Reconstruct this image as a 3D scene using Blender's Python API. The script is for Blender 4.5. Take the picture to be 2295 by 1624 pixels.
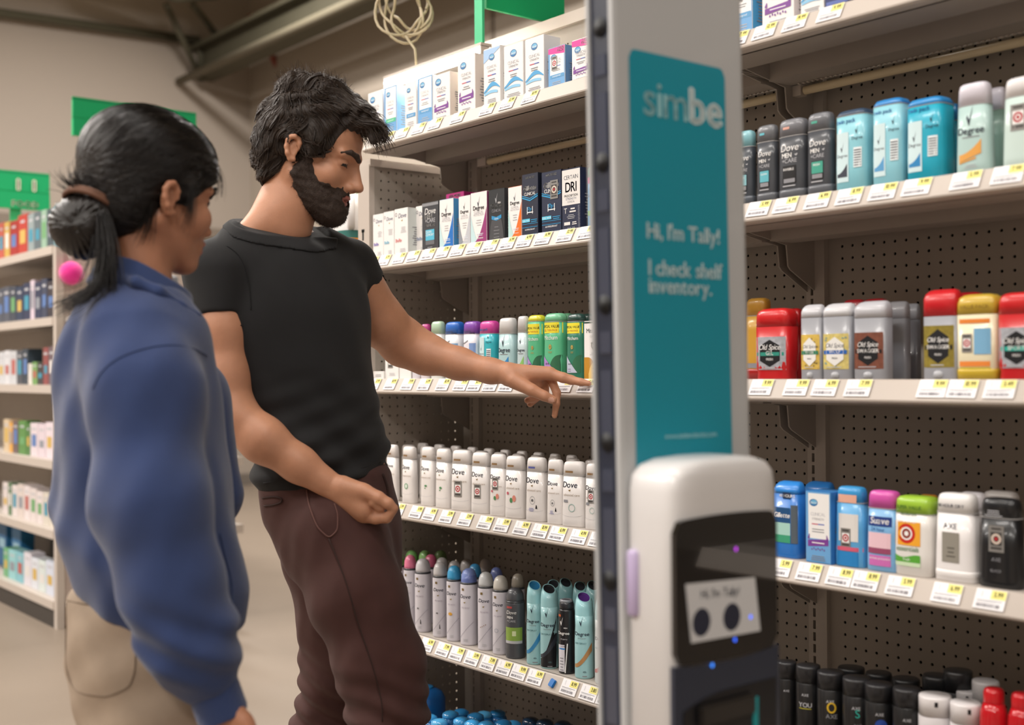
import bpy, bmesh, math, random
import numpy as np
from mathutils import Vector, Matrix
random.seed(7); np.random.seed(7)
scene = bpy.context.scene
COL = scene.collection
for o in list(bpy.data.objects): bpy.data.objects.remove(o)
I = 0.0254
HF = 43.3                       # inches from floor to the reference peg-hole row
# ------------------------------------------------------------------ camera
FPX, CX, CY = 2724.5, 1147.5, 812.0
RV = np.array([0.62653155, 0.77937445, -0.00580357])
UV = np.array([9.33533424e-03, -5.84634601e-05, 9.99956423e-01])
FV = np.array([-0.77934015, 0.62655842, 0.00731235])
CAM = np.array([109.08301*I, -84.168735*I, (2.836148+HF)*I])
cd = bpy.data.cameras.new('camera'); cam = bpy.data.objects.new('camera', cd); COL.objects.link(cam)
cd.sensor_width = 36.0; cd.lens = FPX*36.0/2295.0
M = Matrix(((RV[0], UV[0], -FV[0], CAM[0]), (RV[1], UV[1], -FV[1], CAM[1]), (RV[2], UV[2], -FV[2], CAM[2]), (0, 0, 0, 1)))
cam.matrix_world = M
cd.clip_start = 0.05; cd.clip_end = 100
cd.dof.use_dof = True; cd.dof.focus_distance = 2.75; cd.dof.aperture_fstop = 2.6
scene.camera = cam
# ------------------------------------------------------------------ world, exposure
w = bpy.data.worlds.new('store_ambient'); scene.world = w; w.use_nodes = True
bg = w.node_tree.nodes['Background']; bg.inputs[0].default_value = (1.0, 0.95, 0.9, 1); bg.inputs[1].default_value = 0.16
scene.view_settings.view_transform = 'Standard'; scene.view_settings.look = 'None'
scene.view_settings.gamma = 1.0; scene.view_settings.exposure = 0.58
scene.view_settings.use_curve_mapping = False
CEIL = 5.3
def area(name, x, y, z, sx, sy, power, col=(1, .93, .85)):
    l = bpy.data.lights.new(name, 'AREA'); l.shape = 'RECTANGLE'; l.size = sx; l.size_y = sy; l.energy = power; l.color = col
    o = bpy.data.objects.new(name, l); COL.objects.link(o); o.location = (x, y, z); return o
# rows of ceiling light fixtures along the aisles (unseen, above the frame; outer and far ones boosted to brighten wall and pegboard)
for k, xx in enumerate((-6.0, -3.0, 0.2, 2.6, 5.2)):
    area('ceiling_lamp', xx, -1.9, CEIL-0.5, 1.6, 0.5, 36+(70 if xx < -2 else 0), (1,.95,.9))
    area('ceiling_lamp', xx, -5.4, CEIL-0.5, 1.6, 0.5, 85+(40 if xx < -2 else 0), (1,.95,.9))
    if xx < -2: area('ceiling_lamp', xx, 1.9, CEIL-0.5, 1.6, 0.35, 120, (1,.95,.9))
# ------------------------------------------------------------------ projection helpers
def ray(px, py): return FV + RV*(px-CX)/FPX - UV*(py-CY)/FPX
def at(px, py, d): return CAM + ray(px, py)*d
def onY(px, py, Yin):
    r = ray(px, py); t = (Yin*I-CAM[1])/r[1]; return CAM+t*r
def onX(px, py, Xin):
    r = ray(px, py); t = (Xin*I-CAM[0])/r[0]; return CAM+t*r
def onZ(px, py, z):
    r = ray(px, py); t = (z-CAM[2])/r[2]; return CAM+t*r
def ZI(z): return (z+HF)*I
# ------------------------------------------------------------------ materials
def lin(c):
    c = c/255.0
    return c/12.92 if c <= 0.04045 else ((c+0.055)/1.055)**2.4
def rgb(h):
    h = h.lstrip('#'); return tuple(lin(int(h[i:i+2], 16)) for i in (0, 2, 4))
MATS = {}
def mat(h, rough=0.5, metal=0.0, emit=0.0, noise=0.0, scale=40.0, bump=0.0, bscale=200.0, trans=0.0, sss=0.0, coat=0.0, alpha=1.0, aniso=None, sheen=0.0):
    key = (h, rough, metal, emit, noise, scale, bump, bscale, trans, sss, coat, alpha, aniso, sheen)
    if key in MATS: return MATS[key]
    m = bpy.data.materials.new('surface_' + h.strip('#')); m.use_nodes = True; nt = m.node_tree; b = nt.nodes['Principled BSDF']
    c = rgb(h)
    b.inputs['Base Color'].default_value = (*c, 1); b.inputs['Roughness'].default_value = rough; b.inputs['Metallic'].default_value = metal
    b.inputs['Coat Weight'].default_value = coat; b.inputs['Alpha'].default_value = alpha
    b.inputs['Transmission Weight'].default_value = trans
    if sheen: b.inputs['Sheen Weight'].default_value = sheen
    if sss:
        b.inputs['Subsurface Weight'].default_value = sss; b.inputs['Subsurface Radius'].default_value = (0.012, 0.004, 0.002); b.inputs['Subsurface Scale'].default_value = 1.0
    if emit:
        b.inputs['Emission Color'].default_value = (*c, 1); b.inputs['Emission Strength'].default_value = emit
    if noise or bump:
        tc = nt.nodes.new('ShaderNodeTexCoord')
        mp = nt.nodes.new('ShaderNodeMapping'); nt.links.new(tc.outputs['Object'], mp.inputs[0])
        if aniso: mp.inputs['Scale'].default_value = aniso
    if noise:
        n = nt.nodes.new('ShaderNodeTexNoise'); n.inputs['Scale'].default_value = scale; n.inputs['Detail'].default_value = 5
        nt.links.new(mp.outputs[0], n.inputs['Vector'])
        r = nt.nodes.new('ShaderNodeMix'); r.data_type = 'RGBA'
        r.inputs['A'].default_value = (*[max(0, x*(1-noise)) for x in c], 1); r.inputs['B'].default_value = (*[min(1, x*(1+noise)) for x in c], 1)
        nt.links.new(n.outputs['Fac'], r.inputs['Factor']); nt.links.new(r.outputs['Result'], b.inputs['Base Color'])
    if bump:
        n2 = nt.nodes.new('ShaderNodeTexNoise'); n2.inputs['Scale'].default_value = bscale; n2.inputs['Detail'].default_value = 3
        nt.links.new(mp.outputs[0], n2.inputs['Vector'])
        bp = nt.nodes.new('ShaderNodeBump'); bp.inputs['Strength'].default_value = bump; bp.inputs['Distance'].default_value = 0.002
        nt.links.new(n2.outputs['Fac'], bp.inputs['Height']); nt.links.new(bp.outputs[0], b.inputs['Normal'])
    MATS[key] = m
    return m
# ------------------------------------------------------------------ object helpers
def tag(o, label=None, cat=None, group=None, kind=None):
    if label: o['label'] = label
    if cat: o['category'] = cat
    if group: o['group'] = group
    if kind: o['kind'] = kind
    return o
def empty(name, loc, label=None, cat=None, group=None, rz=0.0):
    o = bpy.data.objects.new(name, None); COL.objects.link(o); o.location = loc; o.rotation_euler = (0, 0, rz); o.empty_display_size = 0.05
    return tag(o, label, cat, group)
class MB:
    """collects geometry; verts, faces, material index"""
    def __init__(s): s.v = []; s.f = []; s.mi = []; s.mats = []; s.sm = []
    def m(s, material):
        if material not in s.mats: s.mats.append(material)
        return s.mats.index(material)
    def add(s, verts, faces, material, smooth=False):
        n = len(s.v); k = s.m(material)
        s.v.extend([tuple(map(float, q)) for q in verts])
        for f in faces: s.f.append([i+n for i in f]); s.mi.append(k); s.sm.append(smooth)
        return s
    def box(s, x0, x1, y0, y1, z0, z1, material):
        v = [(x0, y0, z0), (x1, y0, z0), (x1, y1, z0), (x0, y1, z0), (x0, y0, z1), (x1, y0, z1), (x1, y1, z1), (x0, y1, z1)]
        f = [(0, 3, 2, 1), (4, 5, 6, 7), (0, 1, 5, 4), (1, 2, 6, 5), (2, 3, 7, 6), (3, 0, 4, 7)]
        return s.add(v, f, material)
    def prism(s, poly, a0, a1, material, axis='x'):
        # poly: list of 2D points, extruded along axis
        n = len(poly)
        def P(p, a):
            return (a, p[0], p[1]) if axis == 'x' else ((p[0], a, p[1]) if axis == 'y' else (p[0], p[1], a))
        v = [P(p, a0) for p in poly]+[P(p, a1) for p in poly]
        f = [tuple(range(n)), tuple(range(2*n-1, n-1, -1))]+[(i, (i+1) % n, n+(i+1) % n, n+i) for i in range(n)]
        return s.add(v, f, material)
    def tube(s, pts, r, material, n=8, caps=True, smooth=True):
        pts = [np.array(p, float) for p in pts]
        rs = [r]*len(pts) if np.isscalar(r) else list(r)
        v = []; f = []; up = None
        for i, p in enumerate(pts):
            t = pts[min(i+1, len(pts)-1)]-pts[max(i-1, 0)]; t = t/(np.linalg.norm(t)+1e-12)
            if up is None:
                up = np.array([0, 0, 1.0]) if abs(t[2]) < .9 else np.array([1.0, 0, 0])
            a = np.cross(t, up); a /= np.linalg.norm(a)+1e-12; b = np.cross(a, t); up = b
            for k in range(n):
                th = 2*math.pi*k/n; v.append(p+rs[i]*(math.cos(th)*a+math.sin(th)*b))
        for i in range(len(pts)-1):
            for k in range(n):
                f.append((i*n+k, i*n+(k+1) % n, (i+1)*n+(k+1) % n, (i+1)*n+k))
        if caps:
            f.append(tuple(range(n-1, -1, -1))); f.append(tuple(range((len(pts)-1)*n, len(pts)*n)))
        return s.add(v, f, material, smooth)
    def lathe(s, prof, material, n=24, c=(0, 0, 0), smooth=True):
        v = []; f = []; m = len(prof)
        for (r, z) in prof:
            for k in range(n):
                th = 2*math.pi*k/n; v.append((c[0]+r*math.cos(th), c[1]+r*math.sin(th), c[2]+z))
        for i in range(m-1):
            for k in range(n): f.append((i*n+k, i*n+(k+1) % n, (i+1)*n+(k+1) % n, (i+1)*n+k))
        f.append(tuple(range(n-1, -1, -1))); f.append(tuple(range((m-1)*n, m*n)))
        return s.add(v, f, material, smooth)
    def loft(s, secs, material, n=28, smooth=True, caps=True):
        # secs: (z, a, b, p, cx, cy): superellipse half sizes
        v = []; f = []; m = len(secs)
        for (z, a, b, p, cx, cy) in secs:
            for k in range(n):
                th = 2*math.pi*k/n+math.pi/n; c, q = math.cos(th), math.sin(th)
                v.append((cx+a*math.copysign(abs(c)**(2/p), c), cy+b*math.copysign(abs(q)**(2/p), q), z))
        for i in range(m-1):
            for k in range(n): f.append((i*n+k, i*n+(k+1) % n, (i+1)*n+(k+1) % n, (i+1)*n+k))
        if caps:
            f.append(tuple(range(n-1, -1, -1))); f.append(tuple(range((m-1)*n, m*n)))
        return s.add(v, f, material, smooth)
    def build(s, name, parent=None, bevel=0.0, loc=None, autosmooth=True):
        me = bpy.data.meshes.new(name); me.from_pydata(s.v, [], s.f)
        for m_ in s.mats: me.materials.append(m_)
        me.polygons.foreach_set('material_index', s.mi); me.polygons.foreach_set('use_smooth', s.sm); me.update()
        if bevel:
            bm = bmesh.new(); bm.from_mesh(me); bmesh.ops.remove_doubles(bm, verts=bm.verts, dist=1e-6)
            bmesh.ops.bevel(bm, geom=list(bm.edges), offset=bevel, segments=2, affect='EDGES', clamp_overlap=True); bm.to_mesh(me); bm.free()
        o = bpy.data.objects.new(name, me); COL.objects.link(o)
        if parent is not None: o.parent = parent
        if loc is not None: o.location = loc
        return o
def one(fn, material, name, parent=None, bevel=0.0, loc=None):
    m = MB(); fn(m, material); return m.build(name, parent, bevel, loc)
# ------------------------------------------------------------------ lettering (per-glyph cache of the built-in font)
GLY = {}
def glyph(ch):
    if ch in GLY: return GLY[ch]
    cu = bpy.data.curves.new('g', 'FONT'); cu.body = ch; cu.size = 1.0; cu.resolution_u = 3
    ob = bpy.data.objects.new('g', cu); me = ob.to_mesh()
    v = np.array([(p.co.x, p.co.y) for p in me.vertices]) if len(me.vertices) else np.zeros((0, 2))
    f = [tuple(p.vertices) for p in me.polygons]
    ob.to_mesh_clear(); bpy.data.objects.remove(ob); bpy.data.curves.remove(cu)
    GLY[ch] = (v, f); return GLY[ch]
def text2d(s, size, align='c', bold=0.0, shear=0.0, squeeze=1.0, track=0.05):
    x = 0; V = []; F = []; n = 0
    for ch in s:
        if ch == ' ': x += 0.28; continue
        v, f = glyph(ch)
        if not len(v): continue
        x0 = v[:, 0].min(); wdt = v[:, 0].max()-x0
        offs = [(0, 0)] if not bold else [(-bold, 0), (bold, 0), (0, bold*.6), (0, -bold*.6)]
        for (ox, oy) in offs:
            q = v.copy(); q[:, 0] += x-x0+ox; q[:, 1] += oy
            V.append(q); F += [tuple(i+n for i in t) for t in f]; n += len(q)
        x += wdt+track+bold
    if not V: return np.zeros((0, 2)), []
    V = np.concatenate(V); V[:, 0] += V[:, 1]*shear
    V[:, 0] *= squeeze
    if align == 'c': V[:, 0] -= (V[:, 0].max()+V[:, 0].min())/2
    elif align == 'r': V[:, 0] -= V[:, 0].max()
    return V*size, F
class Print:
    """flat print on a front surface: x across, z up; surf(x,z)->y (front is -y)"""
    def __init__(s, surf=None, eps=0.0004): s.mb = MB(); s.surf = surf or (lambda x, z: 0.0); s.eps = eps; s.layer = 1
    def put(s, xz, faces, material, flip=False):
        e = s.eps*s.layer; s.layer += 0.12
        v = [(x, s.surf(x, z)-e, z) for (x, z) in xz]
        s.mb.add(v, faces, material)
    def text(s, t, x, z, size, material, **k):
        v, f = text2d(t, size, **k)
        if len(v): s.put(v+np.array([x, z]), f, material)
    def band(s, x0, x1, lo, hi, material, nx=8, nz=1):
        if not callable(lo): a = lo; lo = lambda x: a
        if not callable(hi): b = hi; hi = lambda x: b
        pts = []; fs = []
        for i in range(nx+1):
            x = x0+(x1-x0)*i/nx; l, h = lo(x), hi(x)
            for j in range(nz+1): pts.append((x, l+(h-l)*j/nz))
        for i in range(nx):
            for j in range(nz):
                a = i*(nz+1)+j; fs.append((a, a+nz+1, a+nz+2, a+1))
        s.put(pts, fs, material)
    def rect(s, x0, x1, z0, z1, material, nx=6, nz=4): s.band(x0, x1, z0, z1, material, nx, nz)
    def disc(s, x, z, rx, rz, material, n=20):
        pts = [(x, z)]+[(x+rx*math.cos(2*math.pi*k/n), z+rz*math.sin(2*math.pi*k/n)) for k in range(n)]
        s.put(pts, [(0, 1+k, 1+(k+1) % n) for k in range(n)], material)
    def ring(s, x, z, rx, rz, wd, material, n=24):
        pts = []
        for k in range(n):
            c, q = math.cos(2*math.pi*k/n), math.sin(2*math.pi*k/n); pts += [(x+rx*c, z+rz*q), (x+(rx-wd)*c, z+(rz-wd)*q)]
        s.put(pts, [(2*k, (2*k+2) % (2*n), (2*k+3) % (2*n), 2*k+1) for k in range(n)], material)
    def poly(s, pts, material):
        s.put(pts, [tuple(range(len(pts)))], material)
    def lines(s, x0, x1, z0, z1, n, material, th=0.35):
        h = (z1-z0)/n
        for i in range(n):
            e = random.uniform(.6, 1.0); c = (x0+x1)/2; hw = (x1-x0)/2*e
            s.rect(c-hw, c+hw, z0+i*h, z0+i*h+h*th, material, 3, 1)
    def build(s, name, parent): 
        return s.mb.build(name, parent)
WHITE = mat('#f2f0ee', .45); OFFW = mat('#e6e2de', .4)
BLACK = mat('#16161a', .35); INK = mat('#1d2436', .5); GREYINK = mat('#8b8b90', .6); LGREY = mat('#b9b9bd', .6)
YEL = mat('#f3e98a', .6); PAPER = mat('#f4f2f4', .6)
# ================================================================== the setting
XW, YW = -8.92, 3.74
M_floor = mat('#86796c', .42, noise=.12, scale=1.6, bump=.05, bscale=30)
M_wall = mat('#9c9186', .85, noise=.04, scale=.6, bump=.05, bscale=60)
M_wall2 = mat('#a2978a', .85, noise=.04, scale=.6, bump=.05, bscale=60)
M_ceil = mat('#c4bc98', .9, noise=.06, scale=2)
def struct(name, m): o = m.build(name); tag(o, kind='structure'); return o
m = MB(); m.box(XW-.2, 9, -9, YW+.2, -.12, 0, M_floor); struct('floor', m)
m = MB(); m.box(XW-.2, XW, -9, YW+.2, 0, CEIL+.3, M_wall); tag(struct('wall_left', m), 'long beige painted wall at the far end of the store')
m = MB(); m.box(XW, 9, YW, YW+.2, 0, CEIL+.3, M_wall2); struct('wall_back', m)
m = MB(); m.box(XW, 9, -9, YW, CEIL, CEIL+.25, M_ceil); struct('ceiling', m)
m = MB(); m.box(9, 9.2, -9, YW, 0, CEIL+.3, M_wall2); struct('wall_right', m)
m = MB(); m.box(XW-.2, 9.2, -9.2, -9, 0, CEIL+.3, M_wall2); struct('wall_front', m)
# wall seams (panel joints) and a low dado rail on the far wall
m = MB(); p = onY(1105, 100, YW/I); m.box(p[0]-.02, p[0]+.02, YW-.015, YW, 0, CEIL, mat('#7b7064', .9)); struct('trim_1', m)
m = MB(); m.box(XW, XW+.05, -2.2, YW, 2.56, 2.66, mat('#776c61', .8)); struct('trim_2', m)
m = MB(); m.box(XW, XW+.03, -2.2, YW, 0, .12, mat('#6d655d', .8)); struct('baseboard_left', m)
# ceiling structure: beam, pipes, braces
M_beam = mat('#4a4636', .8, noise=.1, scale=6); M_pipe = mat('#5f5846', .8); M_red = mat('#7a3a2c', .7)
b0 = onX(448, 158, XW/I); zb = b0[2]; yb = b0[1]
beam = empty('ceiling_beam', (XW, yb, zb), 'dark olive steel roof beam running into the far wall corner', 'beam')
m = MB(); m.box(0, 8.5, -.13, .13, -.10, -.06, M_beam); m.box(0, 8.5, -.02, .02, -.06, .18, M_beam); m.box(0, 8.5, -.13, .13, .18, .22, M_beam); m.build('beam_web', beam)
m = MB(); m.tube([(0.05, -.25, -.16), (8.3, -.25, -.16)], .04, M_pipe, 10); m.build('conduit', beam)
m = MB(); m.tube([(0.05, .1, .33), (8.3, .1, .33)], .035, M_pipe, 8); m.build('conduit', beam)
for (u0, v0, u1, v1) in ((372, 10, 452, 180), (432, 10, 508, 108)):
    a = onX(u0, v0, XW/I+22)-np.array([XW, yb, zb]); c = onX(u1, v1, XW/I+6)-np.array([XW, yb, zb])
    m = MB(); m.tube([a, c], .035, M_beam, 6); m.build('brace', beam)
m = MB(); a = onX(446, 92, XW/I+4); c = onX(452, 150, XW/I+4); q = np.array([XW, yb, zb]); m.tube([a-q, c-q], .04, M_beam, 6); m.build('hanger', beam)
a = onX(0, 29, XW/I+4); c = onX(446, 92, XW/I+4)
d = (c-a); m = MB(); m.tube([a-d*1.2, c], .045, M_beam, 8); o = m.build('wall_pipe'); tag(o, 'thin dark pipe running along the top of the far wall', 'pipe')
a = onX(600, 108, XW/I+22); c = onX(634, 170, XW/I+22); m = MB(); m.tube([a-(c-a)*1.2, c+(c-a)*.2], .035, M_red, 8); o = m.build('sprinkler_pipe'); tag(o, 'slanted rusty red pipe below the roof beam', 'pipe')
a = onX(440, 4, XW/I+40); m = MB(); m.tube([a+np.array([0, -1.0, .5]), a+np.array([0, -.8, .1]), a+np.array([0, -.2, .0]), a+np.array([0, .2, .1]), a+np.array([0, .3, .5])], .05, M_beam, 8); o = m.build('duct_loop'); tag(o, 'bent olive conduit loop hanging under the ceiling', 'pipe')
# coil of white cable hanging above the lamp
M_cable = mat('#b8a98c', .6)
m = MB(); cc = onY(908, 20, -5); pts = []
for k in range(150):
    th = k/150*2*math.pi*5.3; r = .062+.018*math.sin(k*.37)+.012*math.sin(k*.11)
    pts.append(cc+RV*(r*math.cos(th)*1.0)+np.array([0, 0, 1])*(r*math.sin(th)*1.15)+FV*(.012*math.sin(k*.9)))
m.tube(pts, .0042, M_cable, 6)
top = onY(880, -60, -5); m.tube([cc+np.array([0, 0, .07]), top, top+np.array([0, 0, 2.9])], .004, M_cable, 6)
low = onY(936, 190, -5); m.tube([cc+np.array([0, 0, -.08]), onY(930, 110, -5), low], .004, M_cable, 6)
o = m.build('cable_coil'); tag(o, 'coiled pale cable hanging above the bright lamp tube', 'cable')
# ================================================================== main gondola
M_met = mat('#b5aca3', .5, noise=.03, scale=20); M_met2 = mat('#a59c93', .55, noise=.04, scale=20)
M_peg = mat('#a2998f', .6, noise=.04, scale=12); M_holeshade = mat('#0b0a09', .9)  # near-black stands in for the shade inside holes and slots
M_lip = mat('#c0b5ab', .45, noise=.02, scale=30); M_tube = mat('#e9d8b4', .5)
def pegmesh(x0, x1, z0, z1, xs, zs, material, r=.13, axis='y'):
    """perforated sheet in inches; xs, zs hole centres (unit pitch). returns MB with origin at 0"""
    m = MB(); v = []; f = []; idx = {}
    gx = sorted(set([x0]+[x-.5 for x in xs]+[x+.5 for x in xs]+[x1])); gz = sorted(set([z0]+[z-.5 for z in zs]+[z+.5 for z in zs]+[z1]))
    gx = [g for i, g in enumerate(gx) if i == 0 or g-gx[i-1] > 1e-4]; gz = [g for i, g in enumerate(gz) if i == 0 or g-gz[i-1] > 1e-4]
    XS = set(round(x, 3) for x in xs); ZS = set(round(z, 3) for z in zs)
    def V(x, z, d=0.0):
        k = (round(x, 4), round(z, 4), d)
        if k not in idx:
            idx[k] = len(v); v.append((x*I, d*I, z*I) if axis == 'y' else (-d*I, x*I, z*I))
        return idx[k]
    for i in range(len(gx)-1):
        for j in range(len(gz)-1):
            a, b, c, d = gx[i], gx[i+1], gz[j], gz[j+1]; mx, mz = round((a+b)/2, 3), round((c+d)/2, 3)
            if mx in XS and mz in ZS and abs(b-a-1) < .01 and abs(d-c-1) < .01:
                o4 = [V(a, c), V(b, c), V(b, d), V(a, d)]
                h = [(mx+r*math.cos(math.pi/8+math.pi/4*k), mz+r*math.sin(math.pi/8+math.pi/4*k)) for k in range(8)]
                hv = [V(*q) for q in h]; hb = [V(q[0], q[1], .12) for q in h]
                # k: 0:(+,+small) ... order counterclockwise from +x
                f += [(o4[1], o4[2], hv[0], hv[7]), (o4[2], hv[1], hv[0]), (o4[2], o4[3], hv[2], hv[1]), (o4[3], hv[3], hv[2]),
                      (o4[3], o4[0], hv[4], hv[3]), (o4[0], hv[5], hv[4]), (o4[0], o4[1], hv[6], hv[5]), (o4[1], hv[7], hv[6])]
                for k in range(8): f.append((hv[k], hb[k], hb[(k+1) % 8], hv[(k+1) % 8]))
            else:
                f.append((V(a, c), V(b, c), V(b, d), V(a, d)))
    m.add(v, f, material); return m
gond = empty('gondola_shelving', (0, 0, 0), 'beige metal gondola shelving with pegboard back and stocked shelves', 'shelving unit')
S = {1: 28.2, 2: 15.25, 3: 2.1, 4: -10.95, 5: -24.2, 6: -37.3}
BAY2 = 93.0
def put(o): o.location = (0, 0, HF*I); return o
zs = list(range(-42, 38))
put(pegmesh(-4.7, 44.75, -43.0, 38.85, list(range(0, 45)), zs, M_peg).build('pegboard_panel', gond))
put(pegmesh(46.75, BAY2, -43.0, 38.85, list(range(47, 92)), zs, M_peg).build('pegboard_panel', gond))
m = MB(); m.box(-4.7*I, BAY2*I, .8*I, 1.0*I, -43.2*I, 38.8*I, M_holeshade); put(m.build('hole_shade_sheet', gond))  # dark sheet added behind the panels so the peg holes read as shaded
m = MB(); m.box(-1.7*I, BAY2*I, -.45*I, 1.0*I, 38.85*I, 40.1*I, M_lip); put(m.build('top_rail', gond))
# uprights with slots
def upright(x):
    m = MB(); z0, z1 = -43.2, 38.9
    m.box((x-.75)*I, (x-.3)*I, -.35*I, .9*I, z0*I, z1*I, M_met); m.box((x+.12)*I, (x+1.25)*I, -.55*I, .9*I, z0*I, z1*I, M_met)
    m.box((x-.3)*I, (x+.12)*I, .3*I, .9*I, z0*I, z1*I, M_holeshade)
    for k in range(int(z1-z0)):
        m.box((x-.3)*I, (x+.12)*I, -.4*I, .3*I, (z0+k+.0)*I, (z0+k+.28)*I, M_met)
    put(m.build('upright', gond))
for x in (-2.3, 45.35, BAY2+.4): upright(x)
# end panel with front post
ys = [-11.13+k for k in range(0, 11)]
put(pegmesh(-12.0, .9, -43.0, 25.7, ys, list(range(-42,26)), M_peg, axis='x').build('end_pegboard', gond, loc=None)).location = (-4.73*I, 0, HF*I)
post = MB()
post.box(-7.0*I, -4.72*I, -12.7*I, -12.0*I, -43.2*I, 25.7*I, M_lip); post.box(-7.0*I, -6.7*I, -12.0*I, 0*I, -43.2*I, 25.7*I, M_met); post.box(-7.0*I, -4.6*I, -12.6*I, 0*I, 25.5*I, 26.3*I, M_lip)
po = put(post.build('end_frame', gond))
for (zz, hh, ww) in ((17.4, 1.1, .16), (18.3, .35, .3), (15.2, .5, .3), (13.9, .25, .2)):
    m = MB(); m.box((-6.0-ww)*I, (-6.0+ww)*I, -12.71*I, -12.2*I, zz*I, (zz+hh)*I, M_holeshade); m.build('keyhole', po)
# shelves
def shelf(n, x0, x1):
    z = S[n]; m = MB()
    m.box(x0*I, x1*I, -13.3*I, -.6*I, (z-.12)*I, z*I, M_met)
    m.box(x0*I, x1*I, -13.3*I, -13.05*I, (z-1.6)*I, z*I, M_met2); m.box(x0*I, x1*I, -13.3*I, -9.6*I, (z-1.6)*I, (z-1.5)*I, M_met2); m.box(x0*I, x1*I, -9.7*I, -9.6*I, (z-1.5)*I, (z-.1)*I, M_met2)
    m.box(x0*I, (x0+.1)*I, -13.1*I, -.7*I, (z-1.6)*I, z*I, M_met2); m.box((x1-.1)*I, x1*I, -13.1*I, -.7*I, (z-1.6)*I, z*I, M_met2)
    o = put(m.build('shelf', gond))
    m = MB(); m.box((x0+.3)*I, (x1-.3)*I, -6.2*I, -5.9*I, (z-1.9)*I, (z-.12)*I, M_met2); m.box((x0+.3)*I, (x1-.3)*I, -6.2*I, -3.6*I, (z-2.0)*I, (z-1.9)*I, M_met2); m.build('stiffener', o)
    m = MB(); m.prism([(-13.3*I, (z+.06)*I), (-13.42*I, (z+.06)*I), (-13.52*I, (z-.02)*I), (-14.22*I, (z-1.30)*I), (-14.2*I, (z-1.42)*I), (-14.0*I, (z-1.55)*I), (-13.28*I, (z-1.6)*I)], (x0-.05)*I, (x1+.05)*I, M_lip); m.build('ticket_rail', o)
    for xb in (x0+.25, x1-.4):
        m = MB(); m.prism([(-.1*I, (z-.15)*I), (-12.5*I, (z-.15)*I), (-12.5*I, (z-.9)*I), (-4.2*I, (z-2.2)*I), (-4.0*I, (z-3.9)*I), (-3.7*I, (z-4.2)*I), (-.1*I, (z-6.0)*I)], xb*I, (xb+.13)*I, M_met2); m.build('bracket', o)
    return o
for n in (1, 2, 3, 4, 5):
    shelf(n, -3.55, 45.0); shelf(n, 45.25, BAY2)
m = MB(); m.box(-4.6*I, BAY2*I, -14*I, -.5*I, (-37.4)*I, -37.3*I, M_met); m.box(-4.6*I, BAY2*I, -13.6*I, -13.3*I, -43.3*I, -37.3*I, M_met2); put(m.build('base_deck', gond))
# shelf light tubes (switched off) under the top shelf, with a perforated reflector
for (x0, x1) in ((4.2, 44.2), (46.6, 90)):
    m = MB(); m.tube([(x0*I, -2.9*I, 25.75*I), (x1*I, -2.9*I, 25.75*I)], .36*I, M_tube, 12); to = put(m.build('light_tube', gond))
    m = MB(); m.box((x0-1.6)*I, (x0-.15)*I, -3.3*I, -2.5*I, 25.35*I, 26.2*I, M_lip); m.build('tube_socket', to)
    m = MB()
    for k in range(int((x1-x0)/.45)):
        for q in range(2):
            m.box((x0+k*.45+q*.2)*I, (x0+k*.45+q*.2+.2)*I, (-3.9-q*.35)*I, (-3.65-q*.35)*I, (26.1+q*.15)*I, (26.16+q*.15)*I, M_lip)
    m.box((x0-1)*I, x1*I, -4.8*I, -3.2*I, 26.4*I, 26.45*I, mat('#4c4740', .6)); m.build('perforated_reflector', to)
# bright lamp tube on top of the end of the gondola
m = MB(); a = np.array([-9.0*I, -7.4*I, ZI(36.1)]); b = np.array([9.2*I, -7.4*I, ZI(36.1)])
lamp = empty('tube_lamp', (a+b)/2, 'glowing white lamp tube behind the boxes on the top shelf', 'lamp')
q = (a+b)/2; m.tube([a-q, b-q], .55*I, mat('#fff6ea', .4, emit=45), 12); m.build('lit_tube', lamp)
m = MB(); m.box(-9.3*I, 9.3*I, -.5*I, .9*I, .45*I, .8*I, M_lip); m.box(-9.3*I, -9.1*I, -.5*I, .6*I, -.6*I, .5*I, M_lip); m.box(9.1*I, 9.3*I, -.5*I, .6*I, -.6*I, .5*I, M_lip); m.build('housing', lamp)
for sx_ in (-8.0, 7.6):
    m = MB(); m.box(sx_*I, (sx_+.4)*I, .5*I, 6.9*I, .2*I, .5*I, M_met); m.build('arm', lamp)
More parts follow.
